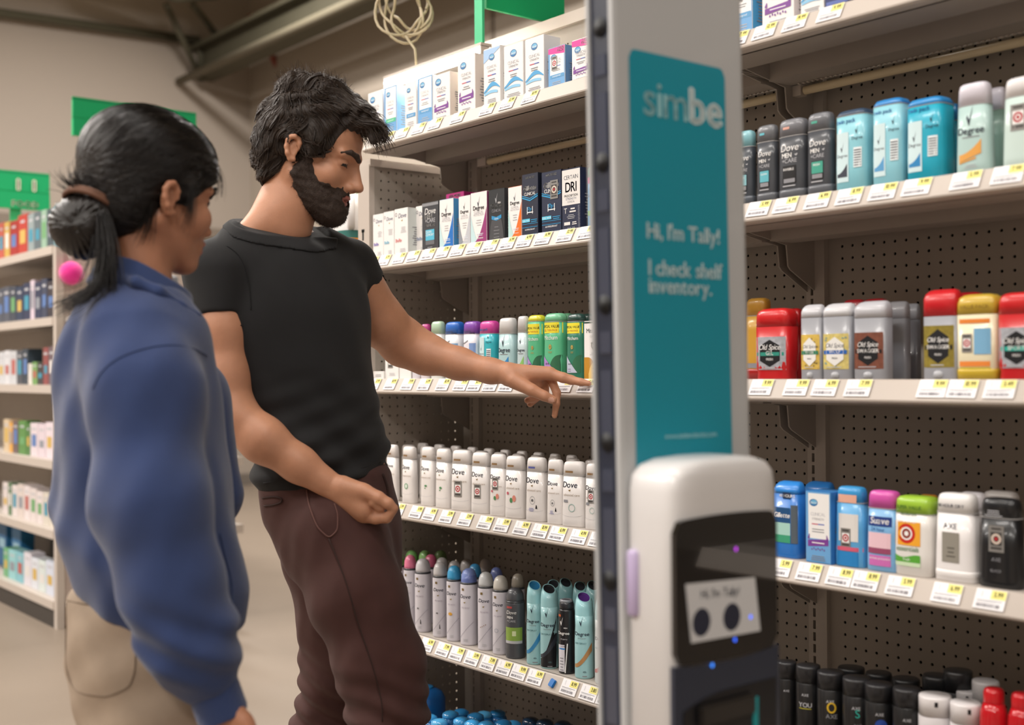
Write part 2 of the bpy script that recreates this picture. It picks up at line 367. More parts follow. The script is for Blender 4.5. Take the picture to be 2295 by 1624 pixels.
# ================================================================== price tags
ORD = ['first', 'second', 'third', 'fourth', 'fifth', 'sixth', 'seventh', 'eighth', 'ninth', 'tenth', 'eleventh', 'twelfth', 'thirteenth', 'fourteenth', 'fifteenth', 'sixteenth', 'seventeenth', 'eighteenth', 'nineteenth', 'twentieth', 'twenty-first']
SHN = {1: 'top shelf', 2: 'second shelf', 3: 'third shelf', 4: 'fourth shelf', 5: 'fifth shelf'}
TDIR = np.array([0, -.70*I, -1.26*I]); TLEN = np.linalg.norm(TDIR)
TANG = math.atan2(.70, 1.26)
M_bar = mat('#6b6770', .7); M_price = mat('#2c2614', .6)
def price_tag(n, px, price, idx, side):
    z = S[n]; p = onY(px, 832+(0), -13.6)       # x only
    # find X on the rail at this shelf for the yellow patch centre
    y_guess = 800
    for _ in range(3):
        P = onY(px, y_guess, -13.75); t = np.array([P[0], -13.75*I, ZI(z-.45)])
        d = t-CAM; y_guess = CY-FPX*(d@UV)/(d@FV)
    X = onY(px, y_guess, -13.75)[0]
    wdt, h = 2.05*I, 1.30*I
    yaw = random.uniform(-.012, .012)
    where = 'left of' if side == 'L' else 'right of'
    e = empty('price_tag', (X-.52*I, -13.545*I, ZI(z+.03)), 'price tag reading %s, %s from left on %s %s robot' % (price, ORD[idx], SHN[n], where), 'price tag', 'price tags on the shelf rails')
    e.rotation_euler = (-TANG, yaw, 0)      # local -y is the outer face, tilted back at the top
    m = MB(); m.box(-wdt/2, wdt/2, -.0009, -.0003, -h, 0, PAPER); m.build('card', e)
    pr = Print(lambda x, z: -.0010, eps=.00025)
    pr.rect(wdt/2-1.02*I, wdt/2-.03*I, -.60*I, -.03*I, YEL, 1, 1); pr.mb.build('yellow_patch', e)
    pr = Print(lambda x, z: -.0014, eps=.00025)
    pr.text(price, wdt/2-.52*I, -.45*I, .46*I, M_price, bold=.012, squeeze=.78, track=.08); pr.mb.build('price_lettering', e)
    pr = Print(lambda x, z: -.0010, eps=.00025)
    pr.rect(-wdt*.42, wdt*.40, -.76*I, -.72*I, GREYINK, 1, 1); pr.rect(-wdt*.42, wdt*.2, -.84*I, -.82*I, LGREY, 1, 1)
    x = -wdt*.40
    while x < wdt*.34:
        ww = random.choice((.02, .03, .05))*I; pr.rect(x, x+ww, -1.16*I, -.94*I, M_bar, 1, 1); x += ww+random.choice((.025, .04, .06))*I
    for k in range(4): pr.rect(-wdt*.30, -wdt*.27, (-.5+k*.1)*I, (-.45+k*.1)*I, LGREY, 1, 1)
    pr.mb.build('barcode', e)
TAGS = {
 (1, 'L'): [(877, '6.99'), (910, '6.99'), (947, '7.99'), (984, '8.99'), (1035, '6.99'), (1102, '8.99'), (1147, '12.99'), (1198, '8.99')],
 (1, 'R'): [(1666, '7.99'), (1728, '12.99'), (1797, '19.99'), (1877, '9.99')],
 (2, 'L'): [(842, '6.99'), (869.5, '6.99'), (903.5, '5.99'), (935, '6.99'), (969, '6.99'), (1001, '5.99'), (1035, '7.99'), (1072, '7.99'), (1109, '7.99'), (1147.5, '6.99'), (1186, '4.99'), (1228, '6.99'), (1278, '12.99'), (1326, '10.99')],
 (2, 'R'): [(1715, '5.99'), (1776, '6.99'), (1848, '6.99'), (1920, '8.99'), (1996, '10.99'), (2073, '9.99'), (2184, '5.99'), (2279, '7.99')],
 (3, 'L'): [(847, '12.99'), (883.5, '10.99'), (922, '9.99'), (960, '6.99'), (1002, '10.99'), (1042, '9.99'), (1073, '12.99'), (1109, '5.99'), (1146, '6.99'), (1276, '8.99'), (1326, '5.99')],
 (3, 'R'): [(1721, '9.99'), (1800, '9.99'), (1865, '6.99'), (1940, '7.99'), (2108, '9.99'), (2176.5, '10.99'), (2261, '5.49')],
 (4, 'L'): [(901, '5.99'), (941.5, '4.99'), (972, '4.99'), (1010, '5.99'), (1052, '5.99'), (1097, '5.99'), (1135.5, '5.99'), (1179, '6.99'), (1221, '8.99'), (1261, '6.99'), (1308, '4.99'), (1352, '6.99')],
 (4, 'R'): [(1761.6, '5.99'), (1829, '7.99'), (1898, '8.99'), (1957, '8.99'), (2035, '5.99'), (2141, '6.99'), (2239, '5.99')],
 (5, 'L'): [(928, '8.99'), (966, '6.99'), (1002, '7.99'), (1033, '5.99'), (1068, '5.99'), (1104, '7.99'), (1139, '6.99'), (1173, '9.99'), (1210, '6.99'), (1287, '8.99'), (1331, '3.80'), (1370, '5.99')],
}
for (n, sd), L in TAGS.items():
    for i, (px, pr_) in enumerate(L): price_tag(n, px, pr_, i, sd)
# small blue plastic clip on the rail
P = onY(1237, 1526, -14.0)
e = MB(); e.box(-.30*I, .30*I, -.28*I, 0, -.36*I, .36*I, mat('#1173c4', .35)); o = e.build('shelf_clip', None, bevel=.0015); o.location = (P[0], -13.86*I, ZI(S[5]-.62)); o.rotation_euler = (-TANG, .25, 0)
tag(o, 'small blue plastic clip stuck on the shelf rail below the cans', 'clip')
# ================================================================== products on the main gondola
def px_center(n, px, Yc):
    """X (m) of the point of shelf-plane depth Yc (in) seen at column px"""
    yg = 800
    for _ in range(3):
        P = onY(px, yg, Yc); t = np.array([P[0], Yc*I, ZI(S[n]+3)]); d = t-CAM; yg = CY-FPX*(d@UV)/(d@FV)
    return onY(px, yg, Yc)[0]
def height(n, X, Yc, pytop):
    # z of pixel row pytop at world (X, Yc)
    d = np.array([X, Yc*I, ZI(S[n])])-CAM; dep = d@FV
    px = CX+FPX*(d@RV)/dep
    return onY(px, pytop, Yc)[2]-ZI(S[n])
def lerp_secs(secs):
    zs_ = np.array([q[0] for q in secs]); A = np.array([q[1] for q in secs]); B = np.array([q[2] for q in secs]); p = secs[0][3]
    def surf(x, z):
        a = np.interp(z, zs_, A); b = np.interp(z, zs_, B); u = min(abs(x/a), .995)
        return -b*(1-u**p)**(1/p)
    return surf, (lambda z: float(np.interp(z, zs_, A)))
CHK = [(-.5, .12), (-.32, .3), (-.12, -.08), (.5, 1.0), (.05, -.1), (-.1, -.5), (-.2, -.42)]
def check(pr, x, z, s, material):
    pr.put([(x+q[0]*s*.55, z+q[1]*s) for q in CHK], [(0, 1, 6), (1, 2, 6), (2, 4, 5, 6), (2, 3, 4)], material)
M_bull = mat('#b3212c', .5); M_stk = mat('#8d8a86', .45, metal=.3); M_stkd = mat('#3a3634', .5)
def bullseye(pr, x, z, s, dark=False):
    pr.rect(x-s*.62, x+s*.62, z-s, z+s, M_stk, 4, 4); pr.rect(x-s*.45, x+s*.45, z-s*.8, z-s*.62, M_stkd, 2, 1)
    pr.rect(x-s*.45, x+s*.45, z-s*.5, z+s*.5, M_stkd if dark else WHITE, 4, 3); pr.ring(x, z, s*.4, s*.4, s*.16, mat('#d9c7b8', .5) if dark else M_bull); pr.disc(x, z, s*.14, s*.14, M_bull)
    pr.rect(x-s*.4, x+s*.4, z+s*.7, z+s*.84, M_stkd, 2, 1)
NAVY = mat('#1b2238', .45); GOLD = mat('#b59a4e', .45)
def bird(pr, x, z, s, material=GOLD): pr.poly([(x-s, z+s*.25), (x-s*.1, z+s*.35), (x+s*.9, z+s*.7), (x+s*.6, z-s*.1), (x+s*.1, z-s*.6), (x-s*.5, z-s*.3)], material)
# ---------- cartons
def carton(n, x0, x1, ytop, label, art, base='#efecea', side=None, dep=2.2, yf=-12.5, top=None, name='carton', yaw=0.0, base2=None):
    X0, X1 = px_center(n, x0, yf), px_center(n, x1, yf); wd = X1-X0; X = (X0+X1)/2; h = height(n, X, yf, ytop); dp = dep*I
    e = empty(name, (X, yf*I+dp/2, ZI(S[n])), label, 'carton', None, yaw)
    mb_ = mat(base, .4); ms = mat(side or base, .4); mt = mat(top or side or base, .4)
    m = MB(); a, b = wd/2, dp/2
    v = [(-a, -b, 0), (a, -b, 0), (a, b, 0), (-a, b, 0), (-a, -b, h), (a, -b, h), (a, b, h), (-a, b, h)]
    m.add(v, [(0, 3, 2, 1)], mb_); m.add(v, [(4, 5, 6, 7)], mt); m.add(v, [(0, 1, 5, 4)], mb_); m.add(v, [(1, 2, 6, 5), (2, 3, 7, 6), (3, 0, 4, 7)], ms)
    m.build('box', e, bevel=.0007)
    pr = Print(lambda x, z: -b-.0003, eps=.0002); art(pr, a, h); pr.build('front_print', e)
    # side text block on the right face
    sp = Print(lambda x, z: 0.0, eps=.0002); sp.lines(-b*.6, b*.6, h*.2, h*.62, 9, GREYINK, .4)
    o = sp.mb.build('side_print', e); o.rotation_euler = (0, 0, math.pi/2); o.location = (a+.0006, 0, 0)
    # flap seam on the top
    m = MB(); m.box(-a*.96, a*.96, -b*.98, -b*.90, h, h+.0006, mt); m.build('tuck_flap', e)
    return e
def secret_leaf(pr, x, z, s):
    pr.disc(x, z, s, s*.72, mat('#2a6fa8', .4), 14); pr.disc(x+s*.1, z+s*.12, s*.72, s*.45, mat('#6fb3d8', .4), 12); pr.text('Secret', x, z-s*.2, s*.62, WHITE, shear=.2)
def art_secret(kind):
    c = {'purple': '#7d3f96', 'blue': '#5b9fd0', 'green': '#4fbf93', 'wave': '#4aa3d8'}[kind.split('-')[0]]
    def f(pr, a, h):
        if 'bluebase' in kind: pr.rect(-a*.98, a*.98, 0.002, h*.99, mat('#6fa9dc', .4)); pr.rect(-a*.78, a*.9, h*.34, h*.97, WHITE)
        if 'pink' in kind:
            pr.poly([(-a*.98, h*.86), (a*.98, h*.8), (a*.98, h*.985), (-a*.98, h*.985)], mat('#e0359a', .4)); pr.text('TWIN', a*.5, h*.92, a*.3, WHITE, bold=.02); pr.text('PACK!', a*.5, h*.86, a*.3, WHITE, bold=.02)
        if 'bluetop' in kind: pr.band(-a*.98, a*.98, lambda x: h*(.86+.1*(x/a)), h*.985, mat('#a5c6ea', .4))
        secret_leaf(pr, -a*.35 if 'wave' not in kind else a*.0, h*.84 if 'pink' not in kind else h*.76, a*.34)
        pr.text('CLINICAL', 0, h*.66, a*.30, LGREY); pr.text('STRENGTH', 0, h*.60, a*.20, GREYINK)
        pr.rect(-a*.5, 0, h*.535, h*.55, mat('#c8506a', .5)); pr.rect(0, a*.5, h*.535, h*.55, mat('#4a62b8', .5))
        pr.lines(-a*.5, a*.5, h*.43, h*.5, 2, GREYINK)
        mc = mat(c, .4)
        if 'wave' in kind:
            pr.band(-a*.95, a*.98, lambda x: h*(.30+.05*math.sin(2.2*(x/a+.5))), lambda x: h*(.34+.085*math.sin(2.2*(x/a+.6))), mc)
            pr.band(-a*.9, a*.7, lambda x: h*(.22+.02*math.cos(2*x/a)), lambda x: h*(.25+.04*math.cos(1.6*x/a)), mat('#8cc7ea', .4))
            pr.lines(-a*.7, a*.7, h*.05, h*.16, 4, GREYINK)
        elif 'purple' in kind:
            pr.band(-a*.82, a*.82, lambda x: h*(.24+.02*(x/a)), lambda x: h*(.33+.02*(x/a)), mc); pr.rect(-a*.5, a*.5, h*.275, h*.29, WHITE)
            for s_ in (-1, 1):
                for k in range(3): pr.band(s_*a*.7-a*.04+k*a*.04*s_, s_*a*.7+a*.03+k*a*.04*s_, h*.33, h*(.40-.02*k), mc, 2)
            for k in range(7): pr.disc(-a*.5+k*a*.165, h*(.19+.015*(k % 2)), a*.05, a*.07, mc, 6)
            pr.lines(-a*.6, a*.6, h*.04, h*.12, 3, GREYINK)
        else:
            pr.rect(-a*.75, a*.85, h*.27, h*.35, mc); pr.text('waterproof', 0, h*.295, a*.22, WHITE); pr.lines(-a*.6, a*.6, h*.05, h*.2, 4, LGREY)
        if 'sticker' in kind: bullseye(pr, -a*.25, h*.62, a*.55)
    return f
def art_dovebox(c):
    def f(pr, a, h):
        pr.ring(-a*.72, h*.88, a*.16, a*.16, a*.05, GREYINK); pr.text('Dove', a*.2, h*.80, a*.55, mat('#5a6078', .5), shear=.2); bird(pr, a*.15, h*.74, a*.12)
        pr.lines(-a*.1, a*.8, h*.48, h*.62, 5, LGREY); mc = mat(c, .5)
        for k in range(6): pr.rect(-a*.8+k*a*.16, -a*.8+k*a*.16+a*.11, h*(.28+.012*(k % 2)), h*(.36-.015*(k % 3)), mc, 1, 1)
        pr.lines(-a*.2, a*.7, h*.06, h*.16, 3, LGREY)
    return f
def art_dovemenbox(pr, a, h):
    pr.rect(-a*.98, a*.98, h*.93, h*.99, mat('#8d8e92', .4)); pr.text('Dove', 0, h*.76, a*.62, WHITE, shear=.2); pr.text('MEN', -a*.2, h*.66, a*.46, WHITE, bold=.03); pr.text('+CARE', 0, h*.585, a*.42, LGREY)
    pr.text('CLINICAL', 0, h*.50, a*.3, WHITE, bold=.02); pr.rect(-a*.55, a*.5, h*.22, h*.44, mat('#57b9d6', .4)); pr.rect(-a*.55, a*.5, h*.13, h*.215, mat('#6b6c70', .4)); pr.text('CLEAN', -a*.2, h*.37, a*.24, WHITE); pr.text('COMFORT', -a*.05, h*.31, a*.22, WHITE); pr.lines(-a*.5, a*.4, h*.04, h*.1, 2, LGREY)
def art_degreebox(c, c2='#c6e3e6', pale=False):
    def f(pr, a, h):
        mc = mat(c, .35); m2 = mat(c2, .35)
        pr.band(-a*.98, a*.1, 0.001, lambda x: h*(.06+.54*max(0, -(x/a))**1.8), m2, 10)
        pr.band(-a*.7, a*.98, 0.001, lambda x: h*(.04+.66*max(0, (x/a+.7)/1.68)**2.1), mc, 12)
        check(pr, 0, h*.78, a*.55, NAVY); pr.text('Degree', 0, h*.66, a*.46, NAVY, bold=.015); pr.text('CLINICAL', 0, h*.59, a*.30, LGREY); pr.text('PROTECTION', 0, h*.545, a*.22, LGREY)
        pr.lines(-a*.35, a*.4, h*.36, h*.5, 3, LGREY, .25); pr.text('motionsense', a*.1, h*.1, a*.2, WHITE); pr.lines(-a*.3, a*.6, h*.16, h*.22, 2, mat('#dfe6f2', .5))
    return f
def art_degreemen(pr, a, h):
    g = mat('#47484c', .4); pr.poly([(-a*.9, h*.02), (a*.9, h*.02), (a*.75, h*.3), (a*.6, h*.42), (-a*.6, h*.42), (-a*.75, h*.3)], g)
    pr.band(-a*.6, a*.6, lambda x: h*(.40+.06*abs(x/a)), lambda x: h*(.47+.06*abs(x/a)), mat('#2c8fc4', .4)); check(pr, 0, h*.80, a*.55, LGREY); pr.text('MEN', a*.35, h*.72, a*.2, WHITE); pr.text('Degree', 0, h*.65, a*.46, WHITE, bold=.01); pr.text('CLINICAL', 0, h*.57, a*.3, GREYINK); pr.text('CLEAN', 0, h*.425, a*.16, WHITE); pr.lines(-a*.35, a*.35, h*.08, h*.34, 4, GREYINK, .15)
def art_gillette(sticker):
    def f(pr, a, h):
        cy = mat('#2b9fd6', .4); pr.text('60% MORE', 0, h*.925, a*.24, WHITE, bold=.02); pr.text('Gillette', 0, h*.74, a*.52, WHITE, bold=.03, shear=.2); pr.text('CLINICAL', 0, h*.66, a*.36, WHITE)
        pr.band(-a*.97, a*.97, lambda x: h*(.565+.06*abs(x/a)), lambda x: h*(.585+.06*abs(x/a)), cy, 8); pr.band(-a*.97, a*.97, lambda x: h*(.60+.06*abs(x/a)), lambda x: h*(.612+.06*abs(x/a)), cy, 8)
        pr.ring(-a*.15, h*.43, a*.22, a*.22, a*.05, cy); pr.rect(-a*.3, a*.4, h*.38, h*.395, WHITE); pr.rect(a*.3, a*.36, h*.36, h*.48, WHITE); pr.rect(-a*.36, -a*.3, h*.36, h*.48, WHITE); pr.text('SPORT', 0, h*.42, a*.22, cy)
        pr.rect(-a*.95, 0, h*.235, h*.29, mat('#59c4e4', .4)); pr.text('COOL WAVE', -a*.48, h*.25, a*.16, WHITE); pr.lines(a*.1, a*.9, h*.23, h*.29, 2, cy); pr.rect(-a*.95, a*.95, h*.205, h*.212, cy); pr.rect(-a*.95, a*.95, h*.15, h*.157, cy); pr.text('ANTIPERSPIRANT', 0, h*.105, a*.17, WHITE); pr.lines(a*.2, a*.9, h*.03, h*.06, 1, cy)
        if sticker: bullseye(pr, a*.3, h*.70, a*.62, True)
    return f
def art_dri(pr, a, h):
    pr.rect(-a*.97, a*.97, h*.42, h*.985, OFFW); pr.text('CERTAIN', 0, h*.83, a*.42, NAVY, squeeze=.95); pr.text('DRI', 0, h*.63, a*1.0, NAVY, bold=.02, squeeze=.85); pr.text('PRESCRIPTION', 0, h*.55, a*.235, NAVY, bold=.015); pr.text('STRENGTH', 0, h*.50, a*.24, mat('#5a6078', .5)); pr.text('CLINICAL', 0, h*.455, a*.2, GREYINK)
    pr.text('T', -a*.6, h*.29, a*.55, OFFW); pr.lines(-a*.2, a*.55, h*.30, h*.39, 2, OFFW, .5); pr.lines(-a*.5, a*.5, h*.20, h*.28, 3, LGREY); pr.rect(-a*.75, -a*.1, h*.10, h*.15, OFFW); pr.lines(0, a*.7, h*.10, h*.16, 2, OFFW, .5); pr.text('2.5 FL OZ', 0, h*.03, a*.2, LGREY)
    for k in range(18):
        for q in range(3): pr.rect(a*(.78+.07*((k+q) % 2)+q*.04), a*(.81+.07*((k+q) % 2)+q*.04), h*(.03+k*.021), h*(.038+k*.021), LGREY, 1, 1)
def art_mitchumbox(pr, a, h):
    pr.band(-a*.98, a*.98, h*.965, h*.99, mat('#2a4a42', .4)); pr.text('Mitchum', a*.1, h*.80, a*.5, mat('#2a3a3a', .5)); pr.text('CLINICAL', a*.15, h*.72, a*.22, GREYINK)
    pr.put([(a*.1+q[0]*a*.3, h*.57+q[1]*a*.36) for q in [(-.9, .8), (0, 1), (.9, .8), (.8, -.2), (0, -1), (-.8, -.2)]], [(0, 1, 2, 3, 4, 5)], mat('#5a4a34', .4)); pr.text('M', a*.1, h*.55, a*.36, WHITE, bold=.03)
    pr.lines(-a*.3, a*.6, h*.42, h*.47, 2, LGREY); pr.band(-a*.98, a*.15, .001, lambda x: h*(.38-.22*max(0, x/a+.5)**2), mat('#c08a2a', .4), 10); pr.band(-a*.45, a*.98, .001, lambda x: h*(.02+.28*math.sqrt(max(0, 1-((x/a-.3)/.78)**2))), mat('#efca74', .4), 12); pr.text('48HR', a*.3, h*.17, a*.26, mat('#7a5a20', .5)); pr.lines(0, a*.6, h*.05, h*.13, 3, mat('#b08a40', .5))
SB = 'Secret'
carton(1, 825, 857.5, 205, 'white clinical box with blue leaf logo, leftmost on the top shelf', art_secret('blue'))
carton(1, 862, 889, 193, 'blue-sided box with green band on the top shelf', art_secret('green-bluebase'), side='#7fb0e0')
carton(1, 908, 933, 184, 'slim white box with pale blue band on the top shelf', art_secret('blue'))
carton(1, 936.6, 969, 171, 'white box with blue lower half beside the purple ribbon boxes', art_secret('blue-bluebase'), base='#e4ecf6')
carton(1, 970, 1008.5, 165, 'white box with purple ribbon, left of its twin on the top shelf', art_secret('purple'), side='#d9cfc8', dep=2.6)
carton(1, 1026, 1065, 124, 'tall white box with purple ribbon next to the green sign pole', art_secret('purple'), side='#d9cfc8', dep=2.6)
carton(1, 1084, 1121, 106, 'tall white box with pale blue curved top and blue wave', art_secret('wave-bluetop'), dep=2.0)
carton(1, 1129.5, 1172.6, 98, 'tall white box with blue wave, middle of the three wave boxes', art_secret('wave'), dep=2.0)
carton(1, 1177, 1219, 83, 'tallest white box with blue wave beside the twin pack', art_secret('wave'), dep=2.0)
carton(1, 1229, 1266, 104, 'blue twin pack box with pink corner and security sticker', art_secret('blue-bluebase-pink-sticker'), side='#5d86b4', dep=2.2)
carton(1, 1281.6, 1322, 86, 'white twin pack box with pink corner and purple ribbon', art_secret('purple-pink'), dep=2.2)
carton(1, 1640, 1686, -70, 'blue and white box with security sticker right of the robot mast', art_secret('blue-bluebase-sticker'), side='#4aa3d8', dep=2.4)
carton(1, 1708, 1779, -90, 'white box with purple ribbon, right part of the top shelf', art_secret('purple-pink'), side='#e7dfe0', dep=2.2)
carton(1, 1794, 1846, -110, 'plain white box beside the navy box, top shelf right', art_secret('wave'), dep=2.2)
carton(1, 1849, 1902, -120, 'navy box at the top edge, right of the white box', lambda pr, a, h: pr.rect(-a*.9, a*.9, h*.1, h*.16, mat('#5a6cb0', .4)), base='#26336b', dep=2.2)
# second shelf
carton(2, 836, 859, 480, 'white box with violet print, leftmost of three overlapping white boxes', art_dovebox('#8d7fc0'), side='#dfe2e0')
carton(2, 859.6, 883, 474, 'white box with light blue print, middle of three white boxes', art_dovebox('#8cc4da'), side='#dfe2e0')
carton(2, 884, 914, 467, 'white box with red print and full grey-green side', art_dovebox('#d98a8a'), side='#d5dbd8', dep=2.8)
carton(2, 932, 958, 461, 'white box half hidden behind the charcoal clinical box', art_dovebox('#9aa6c0'), yf=-11.4)
carton(2, 946, 983, 453, 'charcoal box with light blue square and grey top band', art_dovemenbox, base='#3c3d42', side='#2c2d31', top='#77787c', dep=1.6)
carton(2, 985, 1016, 446, 'white box with bright blue swoosh and blue side', art_degreebox('#2374c6'), side='#4a93c8', dep=1.7)
carton(2, 1028, 1054, 439, 'white box with grey swoosh between blue and magenta ones', art_degreebox('#c3c6cc', '#8f959e'), side='#c9ccd2', dep=1.5)
carton(2, 1055, 1091, 430, 'white box with magenta swoosh', art_degreebox('#993d77'), side='#8c3a6c', dep=1.2)
carton(2, 1095, 1131, 424, 'black and grey box with white check mark', art_degreemen, base='#25282c', side='#2e4048', dep=1.5)
carton(2, 1139, 1169, 418, 'white box with orange swoosh beside the navy boxes', art_degreebox('#e8742a', '#bfe0de'), side='#d8662a', dep=1.4)
carton(2, 1170, 1206, 389, 'navy shaving brand box with blue chevron, no sticker', art_gillette(False), base='#20263a', side='#1c2130', dep=1.9)
carton(2, 1214, 1258, 383, 'navy box with blue chevron and silver security sticker', art_gillette(True), base='#222a44', side='#1c2130', dep=1.9)
carton(2, 1259.5, 1301, 377, 'half white half navy box reading CERTAIN DRI', art_dri, base='#232a44', side='#27304c', dep=2.2)
carton(2, 1000, 1040, 432, 'magenta topped box standing at the back behind the swoosh boxes', lambda pr, a, h: pr.text('60% MORE', 0, h*.93, a*.28, WHITE, bold=.02), base='#d83a94', side='#c03080', yf=-8.5, dep=2.5)
# third shelf cartons
carton(3, 863, 893, 775, 'white box with security sticker behind the pointing arm', lambda pr, a, h: (bullseye(pr, -a*.2, h*.55, a*.6), pr.lines(-a*.5, a*.6, h*.1, h*.2, 3, LGREY)), yf=-12.2, dep=2)
carton(3, 895, 921, 782, 'plain white box beside the stickered box behind the arm', lambda pr, a, h: pr.lines(-a*.5, a*.6, h*.6, h*.8, 3, LGREY), yf=-12.2, dep=2)
carton(3, 836, 860, 832, 'white box lying flat at the left end of the third shelf', lambda pr, a, h: pr.lines(-a*.6, a*.6, h*.3, h*.7, 2, GREYINK), side='#dcdcd8', top='#e8e8e4', yf=-12.4, dep=2)
carton(3, 1309, 1347, 719, 'white box with gold arcs and M shield beside the fingertip', art_mitchumbox, yf=-12.9, dep=2.2)
# fourth shelf right carton
carton(4, 1806, 1862, 1101, 'blue and white clinical box with purple ribbon below the robot side', art_secret('purple-bluebase'), base='#4f97d4', side='#3c83c8', yf=-12.9, dep=2.2)
# ---------- sticks
def stick(n, x0, x1, ytop, label, body, cap, art=None, k=.52, p=3.2, capf=.22, style='plain', yf=-12.7, name='deodorant_stick', group=None, rough=.32, foot=None, yaw=0.0):
    Wd = None; cxp = (x0+x1)/2; yc = yf+.6
    X = px_center(n, cxp, yc); d = (np.array([X, yc*I, ZI(S[n])])-CAM); dep = d@FV; W = (x1-x0)*dep/FPX
    th = math.atan((cxp-CX)/FPX); rx = RV[0]*math.cos(th)-FV[0]*math.sin(th)*0+0; c = .6265*math.cos(th)+.7793*math.sin(th); s_ = .7794*math.cos(th)-.6266*math.sin(th)
    a = W/(2*math.sqrt(c*c+k*k*s_*s_))/1.06; b = a*k
    yc = yf+b/I; X = px_center(n, cxp, yc); h = height(n, X, yc, ytop)
    e = empty(name, (X, yc*I, ZI(S[n])), label, 'deodorant', group, yaw)
    mbd = mat(body, rough, coat=.2); mc = mat(cap, rough, coat=.2)
    hc = h*(1-capf)
    if style == 'dove':
        secs = [(0, a*.98, b*.9, p, 0, 0), (h*.015, a, b, p, 0, 0), (h*.12, a*1.0, b, p, 0, 0), (h*.45, a*.96, b*.95, p, 0, 0), (hc, a*.90, b*.92, p, 0, 0)]
        csec = [(hc+.0005, a*.90, b*.92, p, 0, 0), (h*.93, a*.86, b*.88, p, 0, 0), (h*.975, a*.80, b*.80, p, 0, 0), (h*.993, a*.68, b*.62, p, 0, 0), (h, a*.45, b*.35, p, 0, 0)]
    elif style == 'scoop':     # concave cut at the top of the cap
        secs = [(0, a*.96, b*.95, p, 0, 0), (h*.02, a, b, p, 0, 0), (hc, a, b, p, 0, 0)]
        csec = [(hc+.0005, a, b, p, 0, 0), (h*.90, a*.99, b*.98, p, 0, 0), (h*.95, a*.93, b*.8, p, 0, b*.1), (h*.985, a*.8, b*.55, p, 0, b*.3), (h, a*.6, b*.3, p, 0, b*.45)]
    elif style == 'wide':
        secs = [(0, a*.93, b*.9, p, 0, 0), (h*.03, a*.95, b*.95, p, 0, 0), (h*.1, a*.93, b*.9, p, 0, 0), (h*.16, a*.99, b, p, 0, 0), (hc, a, b, p, 0, 0)]
        csec = [(hc+.0005, a*1.0, b*1.0, p, 0, 0), (h*.9, a*.98, b*.96, p, 0, 0), (h*.96, a*.9, b*.85, p, 0, 0), (h*.99, a*.72, b*.6, p, 0, 0), (h, a*.5, b*.35, p, 0, 0)]
    else:
        secs = [(0, a*.93, b*.92, p, 0, 0), (h*.012, a*.98, b*.98, p, 0, 0), (h*.3, a*1.0, b, p, 0, 0), (h*.6, a*.97, b*.97, p, 0, 0), (hc, a*.97, b*.96, p, 0, 0)]
        csec = [(hc+.0005, a*.97, b*.96, p, 0, 0), (h*.95, a*.93, b*.9, p, 0, 0), (h*.985, a*.82, b*.75, p, 0, 0), (h, a*.6, b*.5, p, 0, 0)]
    m = MB(); m.loft(secs, mbd); m.build('body', e)
    m = MB(); m.loft(csec, mc); m.build('cap', e)
    if foot:
        m = MB(); m.loft([(0, a*.99, b*.99, p, 0, 0), (h*.10, a*1.015, b*1.015, p, 0, 0), (h*.13, a*1.0, b*1.0, p, 0, 0)], mat(foot, .3)); m.build('dial_base', e)
    if body == '#9b9ca2' and art:
        m = MB(); m.loft([(h*.02, a*.2, .004, 2, 0, -b*.97), (h*.05, a*.3, .006, 2, 0, -b*.97), (h*.085, a*.27, .0055, 2, 0, -b*.97), (h*.105, a*.12, .003, 2, 0, -b*.97)], mat('#b4b5ba', .25), 16); m.build('dial', e)
    if style in ('dove', 'plain'):
        m = MB(); m.loft([(hc-.0006, a*.94 if style == 'dove' else a*.985, b*.94 if style == 'dove' else b*.975, p, 0, 0), (hc+.0006, a*.93 if style == 'dove' else a*.985, b*.93 if style == 'dove' else b*.975, p, 0, 0)], mat('#a9a6a4', .5)); m.build('seam', e)
    if art:
        allsec = secs+csec; surf, _ = lerp_secs(allsec); pr = Print(surf, .0005); art(pr, a, h); pr.build('front_print', e)
    return e
